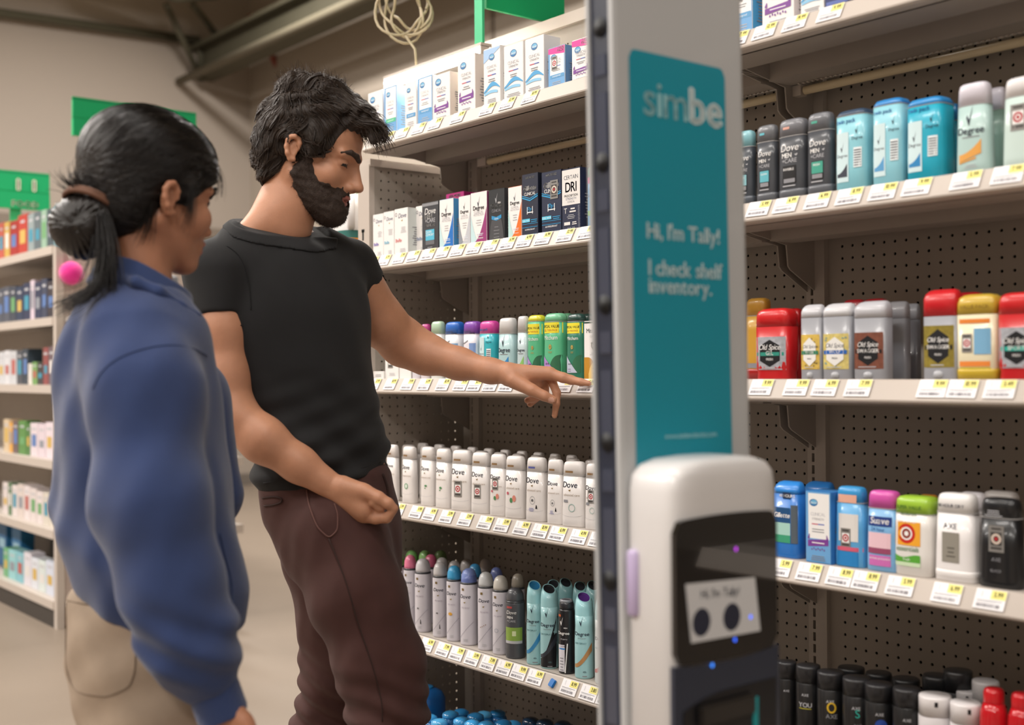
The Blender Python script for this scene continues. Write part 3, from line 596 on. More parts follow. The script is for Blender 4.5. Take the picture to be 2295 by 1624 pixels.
def art_dove(kind, sticker=None, pill='#8a6a44'):
    def f(pr, a, h):
        pr.rect(-a*.55, a*.15, h*.825, h*.855, mat(pill, .5), 4, 1)
        pr.text('Dove', -a*.15, h*.60, a*.62, NAVY, shear=.2, bold=.01); bird(pr, -a*.15, h*.555, a*.12, mat('#8a6f3a', .5)); pr.text('advanced care', -a*.0, h*.47, a*.26, mat('#b0a090', .6))
        if sticker: bullseye(pr, -a*.1, h*sticker, a*.62)
        if kind == 'cucumber': pr.ring(a*.0, h*.30, a*.3, a*.3, a*.09, mat('#7fae8a', .5)); pr.disc(0, h*.30, a*.17, a*.17, mat('#dfeadd', .5))
        elif kind == 'leaf': pr.disc(a*.05, h*.34, a*.2, a*.12, mat('#4f8a58', .5), 10); pr.disc(-a*.05, h*.30, a*.1, a*.06, mat('#4f8a58', .5), 10)
        elif kind == 'pome': pr.disc(a*.2, h*.32, a*.2, a*.28, mat('#d98a78', .5), 12); pr.disc(-a*.12, h*.29, a*.16, a*.22, mat('#4f8a58', .5), 10); pr.disc(-a*.5, h*.40, a*.14, a*.13, mat('#c05a6a', .5), 8)
        elif kind == 'ten': pr.ring(-a*.1, h*.33, a*.27, a*.33, a*.03, GREYINK); pr.text('10', -a*.1, h*.31, a*.28, NAVY, bold=.03); pr.poly([(a*.22, h*.2), (a*.42, h*.2), (a*.34, h*.26), (a*.28, h*.26)], BLACK); pr.lines(-a*.5, a*.1, h*.16, h*.22, 3, mat('#6a6fb0', .5))
        elif kind == 'beige': pr.ring(a*.05, h*.29, a*.3, a*.3, a*.06, mat('#9fb6b0', .5)); pr.rect(-a*.7, -a*.3, h*.37, h*.41, GREYINK, 3, 1)
        pr.band(-a*.9, a*.9, lambda x: h*(.155+.03*(1-(x/a)**2)*-1+.03), lambda x: h*(.158+.03*(1-(x/a)**2)*-1+.03), LGREY, 10)
    return f
DW = '#e9e4e1'
rows4 = [(868, 894, 996, 'leaf', None), (903, 935.5, 1000, 'cucumber', None), (945.5, 977, 1001, 'leaf', None), (978, 1014, 1005, 'leaf', None), (1015.5, 1060, 1008, None, .36), (1060, 1099, 1013, None, .36), (1101, 1135.5, 1017, 'pome', .52), (1135.5, 1178, 1021, 'pome', None), (1182, 1227, 1024, 'ten', None), (1229, 1264, 1029, 'ten', None), (1264, 1314, 1033, 'beige', None), (1314, 1353, 1038, 'beige', .50)]
lab4 = ['white stick at the left end of the row beside the dark shirt hem', 'white stick with green cucumber slice, second from the left', 'white stick with faint green print, third from the left', 'white stick with small green leaf print', 'wide white stick with low security sticker, left of two', 'white stick with low security sticker, right of two', 'white stick with high security sticker over fruit print', 'white stick with red pomegranate print and no sticker', 'white stick with blue pill band and number ten emblem', 'slim white stick with brown band and number ten emblem', 'widest white stick with pale green ring print', 'white stick with security sticker next to the robot mast']
for i, (x0, x1, yt, kd, st) in enumerate(rows4):
    stick(4, x0, x1, yt, lab4[i], DW, '#f0ebe8', art_dove(kd, st, '#5a60a0' if i == 8 else '#8a6a44'), style='dove', group='white sticks on the fourth shelf', yaw=random.uniform(-.06, .06)+(.1 if i < 4 else .2))
for i in range(11):
    px0 = 900+i*41; stick(4, px0, px0+33, 996+i*3.4, 'white stick in the second row, %s from the left' % ORD[i], DW, '#e4dfdc', None, style='dove', yf=-9.3, group='white sticks behind the front row')
for i in range(10):
    px0 = 935+i*37; stick(4, px0, px0+28, 992+i*3.0, 'white stick in the rear row, %s from the left' % ORD[i], DW, '#e4dfdc', None, style='dove', yf=-6.6, group='white sticks behind the front row')
def art_degree(c, txt=NAVY, sub=None):
    def f(pr, a, h):
        check(pr, -a*.05, h*.60, a*.75, txt); pr.text('Degree', -a*.02, h*.44, a*.52, txt, bold=.015); pr.rect(-a*.5, a*.5, h*.40, h*.41, GREYINK, 4, 1)
        mc = mat(c, .4); pr.band(-a*.7, a*.6, lambda x: h*(.18+.06*(x/a)), lambda x: h*(.22+.15*max(0, (x/a+.7)/1.3)**2), mc, 10); pr.band(-a*.7, a*.3, lambda x: h*(.15+.04*(x/a)), lambda x: h*(.17+.05*(x/a)), mc, 8)
        pr.lines(-a*.4, a*.4, h*.07, h*.12, 2, LGREY)
    return f
def art_twin(c):
    def f(pr, a, h):
        pr.text('twin pack', -a*.2, h*.83, a*.32, mat('#2a6fb8', .5), bold=.01); pr.rect(-a*.82, -a*.02, h*.12, h*.72, mat('#cfe6ea', .4), 6, 4)
        check(pr, -a*.42, h*.52, a*.38, NAVY); pr.text('Degree', -a*.42, h*.42, a*.24, NAVY); pr.band(-a*.75, -a*.1, lambda x: h*.18, lambda x: h*(.22+.12*((x/a+.75)/.65)**2), mat(c, .4), 8)
        check(pr, a*.5, h*.72, a*.34, NAVY); pr.text('Degree', a*.5, h*.62, a*.22, NAVY); pr.rect(a*.3, a*.78, h*.28, h*.52, mat('#e7eef0', .5), 4, 3)
        for k in range(7): pr.rect(a*.34, a*.74, h*(.30+k*.03), h*(.312+k*.03), NAVY, 2, 1)
    return f
def art_dovemen(c, txt):
    def f(pr, a, h):
        pr.rect(-a*.5, a*.0, h*.87, h*.90, mat(c, .4), 3, 1); pr.text('Dove', 0, h*.60, a*.62, WHITE, shear=.2); pr.text('MEN', -a*.2, h*.52, a*.4, WHITE, bold=.03); bird(pr, a*.5, h*.545, a*.12, LGREY); pr.text('+CARE', 0, h*.455, a*.38, LGREY)
        pr.rect(-a*.5, a*.5, h*.2, h*.42, BLACK, 6, 2); pr.rect(-a*.46, a*.46, h*.27, h*.41, mat(c, .4) if txt != 'INVISIBLE' else BLACK, 6, 2); pr.text(txt, -a*.05, h*.36, a*.22, WHITE); pr.rect(-a*.42, a*.42, h*.21, h*.26, GREYINK, 4, 1); pr.rect(-a*.5, a*.45, h*.165, h*.178, LGREY, 4, 1)
    return f
def art_oldspice(bgc, badge='#17181c', band='#2f8f7e', word='SWAGGER', wolf=False, white=False):
    def f(pr, a, h):
        pr.rect(-a*.9, a*.88, h*.14, h*.60, mat(bgc, .4, noise=.45, scale=120), 8, 4)
        if wolf:
            for k in range(14):
                x = random.uniform(-a*.8, a*.7); z = random.uniform(h*.16, h*.55); pr.band(x, x+a*.16, lambda q: z, lambda q: z+h*.02*math.sin((q-x)/a*18), mat('#6a5a3a' if wolf == 1 else '#7aa0a0', .5), 5)
        bm_ = mat('#f0eeea' if white else badge, .4)
        pr.band(-a*.6, a*.6, lambda x: h*(.37-.19*(1-.45*abs(x)/(a*.6))), lambda x: h*(.37+.19*(1-.45*abs(x)/(a*.6))), bm_, 10, 5)
        tx = INK if white else WHITE
        pr.text('Old Spice', 0, h*.42, a*.36, tx, shear=.25); pr.rect(-a*.8, a*.8, h*.335, h*.385, mat(band, .4), 6, 1); pr.text(word, 0, h*.345, a*.28, WHITE, bold=.02); pr.text('FRESH', 0, h*.27, a*.16, tx)
        pr.lines(-a*.6, a*.5, h*.16, h*.19, 1, LGREY)
    return f
def art_mitch(light, tri):
    def f(pr, a, h):
        yl = mat('#efe23c', .4); pr.rect(-a*.99, a*.99, h*.70, h*.86, yl, 10, 2); pr.text('SPECIAL VALUE', 0, h*.78, a*.30, mat('#20301c', .5), bold=.02, squeeze=.85); pr.text('GEL TWIN PACK', 0, h*.725, a*.24, mat('#c05a20', .5), squeeze=.85)
        pr.text('Mitchum', 0, h*.60, a*.46, WHITE); pr.disc(0, h*.49, a*.17, a*.2, GOLD, 8); pr.text('M', 0, h*.475, a*.2, mat('#2a6f54', .5)); pr.lines(-a*.25, a*.25, h*.40, h*.43, 2, GOLD)
        pr.band(-a*.1, a*.98, lambda x: h*.1, lambda x: h*(.10+.27*math.sqrt(max(0, 1-((x/a-1.0)/1.1)**2))), mat('#2f6a4c', .4), 10)
        pr.band(-a*.98, a*.7, lambda x: h*.1, lambda x: h*(.1+.30*max(0, .98-(x/a+.98)/1.68)), mat(tri, .4), 10); pr.text('48HR', -a*.3, h*.22, a*.22, INK); pr.lines(-a*.7, 0, h*.12, h*.18, 2, mat('#8a7aa0', .5))
    return f
# third shelf left: sticks behind and beside the arm
stick(3, 925, 946, 731, 'pale stick with lilac cap peeking above the arm', '#e6e2ea', '#b7a3cc', None, style='plain')
stick(3, 944, 966, 726, 'stick with magenta cap just above the forearm', '#e8e0e6', '#b83f86', None)
stick(3, 967, 998, 720, 'white stick with pale green cap', '#eef0ec', '#b9d6bc', lambda pr, a, h: pr.text('Dove', 0, h*.6, a*.5, NAVY))
def art_dovetwin(c):
    def f(pr, a, h):
        pr.text('TWIN PACK', -a*.3, h*.80, a*.26, mat('#4a5578', .5)); pr.band(-a*.9, 0, lambda x: h*(.66+.05*math.sin(2*x/a)), lambda x: h*(.68+.05*math.sin(2*x/a)), GREYINK, 8); pr.text('Dove', -a*.4, h*.45, a*.42, NAVY, shear=.2); pr.text('Dove', a*.55, h*.78, a*.26, NAVY, shear=.2); bird(pr, -a*.45, h*.4, a*.08); pr.rect(a*.2, a*.9, h*.1, h*.62, mat(c, .4), 4, 2)
    return f
stick(3, 999, 1042, 721, 'white twin pack with bright blue cap', '#e9eef4', '#2c6cc8', art_dovetwin('#7fa8d0'), k=.6)
stick(3, 1040, 1081, 720, 'white twin pack with purple cap', '#ece9f2', '#8a4fb4', art_dovetwin('#7f9cd0'), k=.6)
stick(3, 1076, 1120, 719, 'turquoise twin pack with pink cap', '#38b6c4', '#d64aa4', art_twin('#2a86b8'), k=.6)
stick(3, 1118, 1161, 712, 'pale aqua stick with grey white cap and blue swoosh, above the wrist', '#aecfd2', '#dcdcdc', art_degree('#2f86c4'), style='dove', capf=.26)
stick(3, 1160, 1187, 708, 'pale stick with green swoosh between aqua and mint sticks', '#c2d6da', '#d8d9d9', art_degree('#8ac46a'), style='dove', capf=.26)
stick(3, 1184, 1224, 706, 'mint green stick with yellow cap, special value pack', '#58b98a', '#dcd93a', art_mitch(True, '#b58ad0'), p=3.0, k=.6, capf=.1)
stick(3, 1221, 1272, 702, 'mint green stick with mint cap, special value pack', '#5cbc8e', '#7cc79c', art_mitch(True, '#b58ad0'), p=3.0, k=.6, capf=.13)
stick(3, 1272, 1314, 703, 'dark green stick with dark cap, special value pack', '#2c7a62', '#2b4c46', art_mitch(False, '#bcc3d6'), p=3.0, k=.6, capf=.12)
stick(3, 1295, 1340, 703, 'dark green capped pack behind the white M shield box', '#2c7a62', '#2b4c46', None, p=3.0, k=.6, yf=-9.6)
stick(3, 1255, 1285, 702, 'mint capped pack behind the mint and dark green pair', '#5cbc8e', '#7cc79c', None, p=3.0, k=.6, yf=-9.8)
# second shelf right
stick(2, 1300+18, 1346, 372, 'blue and green capped bottle beside the CERTAIN DRI box', '#4aa6dc', '#3f9f8a', lambda pr, a, h: (pr.rect(-a*.9, a*.9, h*.72, h*.82, mat('#d8358e', .4)), pr.text('Secret', 0, h*.5, a*.6, mat('#2a4a8a', .5), shear=.2), pr.rect(-a*.95, a*.95, h*.2, h*.28, mat('#7cc04a', .4))), k=.6)
stick(2, 1650, 1695, 294, 'charcoal stick with teal cap half hidden by the robot mast', '#3e444c', '#86bcc6', art_dovemen('#86bcc6', 'EXTRA'), foot='#565c64')
stick(2, 1698, 1746, 281, 'charcoal stick with yellow cap band and teal label', '#45484e', '#6f7176', art_dovemen('#5fb3c0', 'CLEAN'), foot='#63666c', style='plain')
stick(2, 1748, 1814, 267, 'charcoal stick with black INVISIBLE label', '#45484e', '#77787e', art_dovemen('#d8a090', 'INVISIBLE'), foot='#63666c')
stick(2, 1812, 1872, 253, 'charcoal stick with green-on-black label beside the aqua packs', '#45484e', '#6c6e74', art_dovemen('#3f9f8a', 'FRESH'), foot='#63666c')
stick(2, 1880, 1962, 247, 'light blue twin pack with dark cap top', '#8ccbd8', '#3c5068', art_twin('#3a3f4c'), k=.75, p=4.5, capf=.08)
stick(2, 1962, 2040, 223, 'light blue twin pack with blue cap top, middle of three', '#90cddc', '#2f86cc', art_twin('#5a9fd0'), k=.7, p=4.5, capf=.08)
stick(2, 2040, 2133, 221, 'turquoise twin pack with blue cap top', '#22a9c4', '#2a8cd0', art_twin('#2a86c0'), k=.75, p=4.5, capf=.1)
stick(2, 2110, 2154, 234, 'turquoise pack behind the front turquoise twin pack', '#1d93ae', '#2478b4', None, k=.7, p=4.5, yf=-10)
stick(2, 2147, 2226, 186, 'pale aqua stick with lilac white cap and orange print', '#b4cfcb', '#d9d4de', art_degree('#e0a04a'), style='dove', capf=.25)
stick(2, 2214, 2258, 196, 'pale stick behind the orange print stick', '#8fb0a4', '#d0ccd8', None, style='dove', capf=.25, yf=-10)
stick(2, 2252, 2345, 172, 'pale stick with big security sticker at the right edge', '#c9dcd6', '#e4e0e0', lambda pr, a, h: bullseye(pr, -a*.1, h*.55, a*.62), style='dove', capf=.22)
# third shelf right
M_os = '#9b9ca2'
stick(3, 1674, 1728, 668, 'gold scalloped pack behind the robot mast edge', '#c89a3a', '#b98a34', lambda pr, a, h: pr.rect(-a*.9, a*.9, h*.14, h*.2, mat('#8a8a90', .4)), k=.6, yf=-11, foot='#a01c1c')
stick(3, 1699, 1784, 691, 'red capped stick with silver label and teal band, beside the robot', '#c21d22', '#cf2024', art_oldspice('#a9abb2', word='GEL', band='#2f8f7e'), k=.55, p=4.2, style='wide', capf=.26)
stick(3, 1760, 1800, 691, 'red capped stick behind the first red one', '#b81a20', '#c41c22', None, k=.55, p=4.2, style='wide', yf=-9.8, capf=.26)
stick(3, 1798, 1849, 682, 'grey stick with yellow wolf print label and white badge', M_os, '#c9c9ce', art_oldspice('#d8b85a', band='#2f7f5e', word='TIMBER', wolf=1, white=True), k=.5, p=4, style='scoop', capf=.18)
stick(3, 1848, 1918, 679, 'grey stick with pale yellow label and blue band', M_os, '#d4d4d8', art_oldspice('#d9c77a', band='#2a66b8', word='WOLF', wolf=2, white=True), k=.5, p=4, style='scoop', capf=.18)
stick(3, 1918, 1997, 674, 'grey stick with brown camouflage label and black badge', M_os, '#c2c2c8', art_oldspice('#7d4a3a', band='#17181c', word='SWAGGER'), k=.5, p=4, style='scoop', capf=.22)
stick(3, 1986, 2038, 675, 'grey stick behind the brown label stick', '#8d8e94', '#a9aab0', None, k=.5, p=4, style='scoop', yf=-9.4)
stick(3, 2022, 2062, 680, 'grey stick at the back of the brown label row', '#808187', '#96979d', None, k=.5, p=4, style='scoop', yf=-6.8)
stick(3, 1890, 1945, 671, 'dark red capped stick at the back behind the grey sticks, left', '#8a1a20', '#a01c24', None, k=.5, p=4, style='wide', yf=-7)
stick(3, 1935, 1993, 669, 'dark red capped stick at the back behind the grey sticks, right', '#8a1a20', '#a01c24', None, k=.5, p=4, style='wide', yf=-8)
stick(3, 2074, 2154, 648, 'grey stick with tall red cap and olive label', M_os, '#c81e26', art_oldspice('#8a7a2e', band='#17181c', word='SWAGGER'), k=.5, p=4, style='scoop', capf=.3)
stick(3, 2151, 2246, 659, 'gold and white twin pack with orange bands and security sticker', '#e2d8b8', '#c9a83a', lambda pr, a, h: (pr.rect(-a*.98, a*.98, h*.66, h*.71, mat('#e8883a', .4), 8, 1), pr.rect(-a*.98, a*.98, h*.16, h*.22, mat('#e8883a', .4), 8, 1), pr.rect(-a*.98, a*.98, .002, h*.15, mat('#d0b83a', .4), 8, 1), pr.rect(0, a*.8, h*.3, h*.6, mat('#7aaed0', .5), 4, 2), bullseye(pr, -a*.35, h*.43, a*.42), pr.text('VALUE PACK', 0, h*.83, a*.26, mat('#8a6a1a', .5))), k=.6, p=4.2, style='wide', capf=.24, foot='#c9ab34')
stick(3, 2130, 2210, 655, 'red capped pack behind the gold twin pack', '#a81a20', '#c01c24', None, k=.5, p=4, style='wide', yf=-9)
stick(3, 2244, 2340, 655, 'red capped stick with silver label at the right edge', '#c21d22', '#d02226', art_oldspice('#a9abb2', word='SPORT', band='#2fae9e'), k=.55, p=4.2, style='wide', capf=.25)
for i, (u0, u1) in enumerate(((1833, 12),)): pass
# dial buttons on the grey sticks
# fourth shelf right
stick(4, 1738, 1803, 1078, 'bright blue gel stick with green label next to the robot screen', '#2a74c4', '#2f86d8', lambda pr, a, h: (pr.rect(-a*.1, a*.5, h*.78, h*.86, mat('#1d2c4c', .4)), pr.text('48 HOURS', a*.2, h*.80, a*.26, WHITE, bold=.02), pr.rect(-a*.9, a*.45, h*.46, h*.66, mat('#1f4f80', .4)), pr.text('Gillette', -a*.2, h*.53, a*.42, WHITE, bold=.03, shear=.2), pr.rect(-a*.9, a*.45, h*.30, h*.46, mat('#a9d3c8', .4)), pr.rect(-a*.9, a*.45, h*.2, h*.30, mat('#3f9f78', .4)), pr.rect(a*.5, a*.92, h*.2, h*.7, mat('#5a646c', .3))), k=.55, p=3.6, style='scoop', capf=.16)
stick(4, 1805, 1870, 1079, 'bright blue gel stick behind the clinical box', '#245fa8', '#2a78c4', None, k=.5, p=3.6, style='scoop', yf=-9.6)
stick(4, 1875, 1947, 1089, 'sky blue stick with peach cap band and security sticker', '#5fa9dc', '#3a9ad8', lambda pr, a, h: (pr.rect(-a*.9, a*.6, h*.80, h*.90, mat('#e8b09a', .4)), pr.rect(-a*.6, a*.7, h*.32, h*.66, OFFW), bullseye(pr, -a*.1, h*.36, a*.55), pr.rect(-a*.95, a*.95, h*.2, h*.25, mat('#d8607a', .4)), pr.rect(-a*.97, a*.97, .002, h*.19, mat('#2a86c8', .4))), k=.55, style='dove', capf=.2)
stick(4, 1946, 2022, 1098, 'pink and blue stick with pink cap', '#7fb4e0', '#d85ab0', lambda pr, a, h: (pr.rect(-a*.75, a*.75, h*.56, h*.68, mat('#24408a', .4)), pr.text('Suave', 0, h*.59, a*.52, WHITE, bold=.02, shear=.15), pr.text('24 hour', -a*.1, h*.50, a*.3, mat('#2a5aa0', .5)), pr.rect(-a*.75, a*.7, h*.27, h*.48, mat('#eec8d2', .4)), pr.rect(-a*.75, a*.7, h*.22, h*.29, mat('#9a4a6a', .4)), pr.rect(-a*.98, a*.98, h*.07, h*.2, mat('#d070b8', .4)), pr.text('wetness protection', 0, h*.15, a*.18, WHITE)), k=.6, style='dove', capf=.22)
def art_ah(pr, a, h):
    pr.text('SUPER VALUE', -a*.1, h*.84, a*.24, mat('#3a6a20', .5)); pr.text('deodorant', -a*.1, h*.76, a*.22, mat('#3a6a20', .5))
    pr.rect(-a*.9, a*.55, h*.38, h*.68, mat('#f0a830', .4), 6, 3); pr.disc(-a*.2, h*.53, a*.48, a*.48, mat('#c8281e', .4)); pr.disc(-a*.2, h*.53, a*.32, a*.32, WHITE); pr.ring(-a*.2, h*.53, a*.24, a*.24, a*.12, mat('#8a2a1a', .4))
    pr.text('ARM & HAMMER', -a*.2, h*.665, a*.15, WHITE); pr.text('essentials', -a*.15, h*.31, a*.36, mat('#2a6a2a', .5), shear=.1); pr.band(-a*.9, a*.55, h*.17, lambda x: h*(.25+.02*math.sin(4*x/a)), mat('#5aa83a', .4), 8); pr.rect(-a*.9, a*.55, h*.12, h*.17, mat('#cfe4c0', .4)); pr.text('fresh', -a*.2, h*.19, a*.2, WHITE)
stick(4, 2013, 2104, 1110, 'white stick with lime green cap and round red logo', '#ebe7e2', '#9cc43a', art_ah, k=.72, p=4.5, capf=.22)
stick(4, 2060, 2104, 1108, 'stick with orange cap behind the lime capped stick', '#e4e0da', '#e0902a', None, k=.6, yf=-9.8)
stick(4, 2100, 2196, 1104, 'white stick with grey rectangle label', '#e9e5e4', '#efecea', lambda pr, a, h: (pr.text('48 HOUR DRY', -a*.1, h*.84, a*.22, NAVY), pr.text('AXE', -a*.1, h*.60, a*.36, NAVY), pr.rect(-a*.5, a*.35, h*.22, h*.56, mat('#8f8a80', .4)), pr.lines(-a*.3, a*.2, h*.28, h*.42, 3, mat('#5a564e', .5))), k=.55, style='dove', capf=.22, foot='#eeeae8')
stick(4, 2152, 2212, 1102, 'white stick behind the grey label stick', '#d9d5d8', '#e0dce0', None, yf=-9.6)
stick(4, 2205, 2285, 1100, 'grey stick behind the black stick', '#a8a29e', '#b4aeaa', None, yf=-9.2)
stick(4, 2199, 2294, 1115, 'black stick with silver security sticker', '#16171a', '#1b1c1f', lambda pr, a, h: (pr.lines(-a*.6, a*.3, h*.80, h*.88, 3, LGREY), bullseye(pr, 0, h*.55, a*.6, True), pr.text('AXE', 0, h*.3, a*.24, GREYINK), pr.text('BLACK', 0, h*.18, a*.18, GREYINK)), k=.55, style='dove', capf=.22)
# ---------- spray cans
def can(n, x0, x1, ytop, label, body, cap, art=None, style='dome', capf=.2, yf=-12.7, group=None, cap2=None, name='spray_can', hole='#23262c', rough=.32):
    cxp = (x0+x1)/2; yc = yf+1.0; X = px_center(n, cxp, yc); d = np.array([X, yc*I, ZI(S[n])])-CAM; dep = d@FV; r = (x1-x0)*dep/FPX/2; yc = yf+r/I; X = px_center(n, cxp, yc); h = height(n, X, yc, ytop)
    e = empty(name, (X, yc*I, ZI(S[n])), label, 'spray can', group, random.uniform(.45, .75) if style != 'square' else .1)
    mbd = mat(body, rough, coat=.2); mc = mat(cap, rough, coat=.2); hc = h*(1-capf)
    if style == 'slant':
        prof = [(r*.9, 0), (r*.98, h*.01), (r, h*.03), (r, h*.45), (r*.93, h*.62), (r*.95, hc)]
    elif style == 'axe' or style == 'square': prof = [(r*.92, 0), (r, h*.012), (r, hc*.99), (r*.97, hc)]
    elif style == 'bottle': prof = [(r*.9, 0), (r, h*.02), (r, h*.7), (r*.95, h*.78), (r*.72, hc)]
    else: prof = [(r*.9, 0), (r*.99, h*.012), (r, h*.03), (r, hc*.96), (r*.96, hc*.985), (r*.86, hc)]
    m = MB(); m.lathe(prof, mbd, 28); m.build('body', e)
    if style == 'dome':
        m = MB(); m.lathe([(r*.90, hc-.001), (r*.90, hc+(h-hc)*.25), (r*.85, hc+(h-hc)*.55), (r*.68, hc+(h-hc)*.82), (r*.4, hc+(h-hc)*.96), (r*.12, h)], mc, 24); m.build('cap', e)
        m = MB(); m.lathe([(r*.97, hc-.004), (r*.985, hc-.001), (r*.95, hc+.0012), (r*.88, hc+.002)], mat('#e6e4e2', .3) if body[1] in 'def' else mat('#3a3b3f', .3), 24); m.build('collar', e)
        if cap2:
            m = MB(); n_ = 24; v = []; f = []
            for (rr, zz) in [(.905, .0), (.905, .25), (.857, .55), (.69, .82)]:
                for kk in range(n_):
                    t = 2*math.pi*kk/n_; z_ = hc+(h-hc)*min(zz, .35+.25*math.cos(t+.6)); v.append((r*rr*math.cos(t), r*rr*math.sin(t), z_))
            for i in range(3):
                for kk in range(n_): f.append((i*n_+kk, i*n_+(kk+1) % n_, (i+1)*n_+(kk+1) % n_, (i+1)*n_+kk))
            m.add(v, f, mat(cap2, .3), True); m.build('cap_band', e)
    elif style == 'slant':
        m = MB(); n_ = 28; v = []; f = []; rings = [(.95, 0, 0), (.94, .35, 0), (.86, .66, .05), (.72, .92, .20)]
        for (rr, zz, sl) in rings:
            for kk in range(n_):
                t = 2*math.pi*kk/n_; v.append((r*rr*math.cos(t)-r*sl*.3*math.cos(-1.1), r*rr*math.sin(t)-r*sl*.3*math.sin(-1.1), hc+(h-hc)*(zz-sl*math.cos(t+1.1)*.95-(.12 if sl > .1 else 0))))
        for i in range(len(rings)-1):
            for kk in range(n_): f.append((i*n_+kk, i*n_+(kk+1) % n_, (i+1)*n_+(kk+1) % n_, (i+1)*n_+kk))
        m.add(v, f, mc, True)
        top = v[-n_:]; c0 = np.mean(np.array(top), axis=0); inn = [tuple(c0+(np.array(q)-c0)*.86) for q in top]; k0 = [tuple(np.array(q)-np.array([0, 0, .006])) for q in inn]
        m.add(top+inn, [(kk, (kk+1) % n_, n_+(kk+1) % n_, n_+kk) for kk in range(n_)], mc, True); m.build('cap', e)
        m = MB(); m.add(inn+k0, [(kk, (kk+1) % n_, n_+(kk+1) % n_, n_+kk) for kk in range(n_)]+[tuple(range(n_, 2*n_))], mat(hole, .5)); m.build('spray_opening', e)
    elif style in ('axe', 'square'):
        m = MB(); m.loft([(hc+.0008, r*.98, r*.98, 2.3, 0, 0), (h*.97, r*.98, r*.98, 2.3, 0, 0), (h*.992, r*.95, r*.95, 2.3, 0, 0), (h, r*.86, r*.86, 2.3, 0, 0)], mc, 28); m.build('cap', e)
        m = MB(); m.box(-r*.10, r*.10, -r*.995, -r*.93, hc+(h-hc)*.55, hc+(h-hc)*.8, BLACK); m.build('nozzle', e)
    elif style == 'bottle':
        m = MB(); m.lathe([(r*.72, hc), (r*.74, hc+.002), (r*.74, h*.95), (r*.66, h*.985), (r*.45, h)], mc, 24); m.build('cap', e)
    elif style == 'menspray':
        m = MB(); m.lathe([(r*.93, hc), (r*.92, hc+(h-hc)*.5), (r*.8, hc+(h-hc)*.85), (r*.5, h)], mc, 24); m.build('cap', e)
        m = MB(); m.tube([(r*.62*math.cos(t), r*.62*math.sin(t)-r*.1, hc+(h-hc)*(.88)) for t in np.linspace(0, 2*math.pi, 20)], r*.2, mat('#8a8c92', .3), 8, False); m.build('collar_ring', e)
        m = MB(); m.box(-r*.2, r*.2, -r*.3, r*.1, hc+(h-hc)*.7, h*.99, mat('#7a1c1c', .4)); m.build('button', e)
    if art:
        surf = lambda x, z: -math.sqrt(max(1e-6, (np.interp(z, [q[1] for q in prof], [q[0] for q in prof]))**2-x*x)); pr = Print(surf, .0005); art(pr, r, h); pr.build('front_print', e)
    return e
def art_dovecan(c, kind=0):
    def f(pr, a, h):
        pr.text('Dove', -a*.1, h*.62, a*.62, NAVY, shear=.2, bold=.01); bird(pr, -a*.12, h*.565, a*.15, mat('#8f7a3a', .5)); pr.text('dry spray', -a*.05, h*.49, a*.28, mat('#b0a8b4', .6)); pr.rect(-a*.5, -a*.2, h*.72, h*.75, mat('#7a6234', .5), 2, 1)
        pr.band(-a*.8, a*.85, lambda x: h*(.20+.13*(x/a)), lambda x: h*(.206+.13*(x/a)), mat('#8f8a98', .5), 10)
        if kind == 1: pr.disc(-a*.2, h*.37, a*.3, a*.2, mat(c, .5), 12)
        elif kind == 2: pr.text('80', -a*.25, h*.32, a*.26, BLACK, bold=.03); pr.poly([(a*.05, h*.12), (a*.2, h*.12), (a*.13, h*.18), (a*.07, h*.18)], BLACK)
        elif kind == 3:
            for k in range(4): pr.disc(-a*.5+k*a*.22, h*(.30+.012*k), a*.07, a*.05, mat(c, .5), 8)
        elif kind == 4: pr.ring(-a*.2, h*.31, a*.27, a*.24, a*.04, mat(c, .5))
        pr.lines(-a*.3, a*.3, h*.06, h*.1, 2, LGREY)
    return f
def art_degcan(c, txt=NAVY, dark=None):
    def f(pr, a, h):
        if dark: pr.band(-a*.9, a*.95, .004, lambda x: h*(.12+.55*max(0, (x/a+.9)/1.85)**1.7), mat(dark, .35), 12, 3)
        check(pr, -a*.15, h*.66, a*.7, txt); pr.text('Degree', -a*.1, h*.51, a*.52, txt, bold=.015); pr.text('motionsense', -a*.1, h*.475, a*.18, GREYINK); pr.text('DRYSPRAY', -a*.2, h*.41, a*.26, mat('#4f7a80', .5))
        mc = mat(c, .35, metal=.2); pr.band(-a*.9, a*.9, lambda x: h*(.13+.20*max(0, (x/a+.9)/1.8)**1.8), lambda x: h*(.17+.26*max(0, (x/a+.9)/1.8)**1.6), mc, 12, 2); pr.text('48h', a*.2, h*.075, a*.28, mat('#4f6a70', .5)); pr.lines(-a*.1, a*.5, h*.03, h*.06, 1, GREYINK)
    return f
CB = '#cfcbd2'
L5 = [(878, 908, 1237, '#a7d69a', art_dovecan('#8ac46a', 0), '#7cc45f', 'spray can with light green cap at the left end, beside the trousers'), (905, 935, 1243, '#e07a9c', art_dovecan('#d86a58', 1), None, 'spray can with pink cap and red fruit print'), (930, 967, 1251, '#c9c7cc', art_dovecan('#111111', 2), None, 'spray can with grey cap and purple cap band'), (970, 1004, 1259, '#c4c1c2', art_dovecan('#111111', 2), None, 'spray can with silver cap and small black icon'), (1001, 1036, 1267, '#3f9fd0', art_dovecan('#d8a03a', 1), None, 'spray can with sky blue cap and gold print'), (1032, 1071, 1273, '#7f92cc', art_dovecan('#8a8aa0', 0), '#6a7ab4', 'spray can with periwinkle cap'), (1071, 1108, 1281, '#c6c8ca', art_dovecan('#8f6a4a', 3), None, 'spray can with light grey cap and brown dots'), (1104, 1141, 1289, '#c9c4bc', art_dovecan('#8a93a0', 4), None, 'spray can with pearl cap and ring print')]
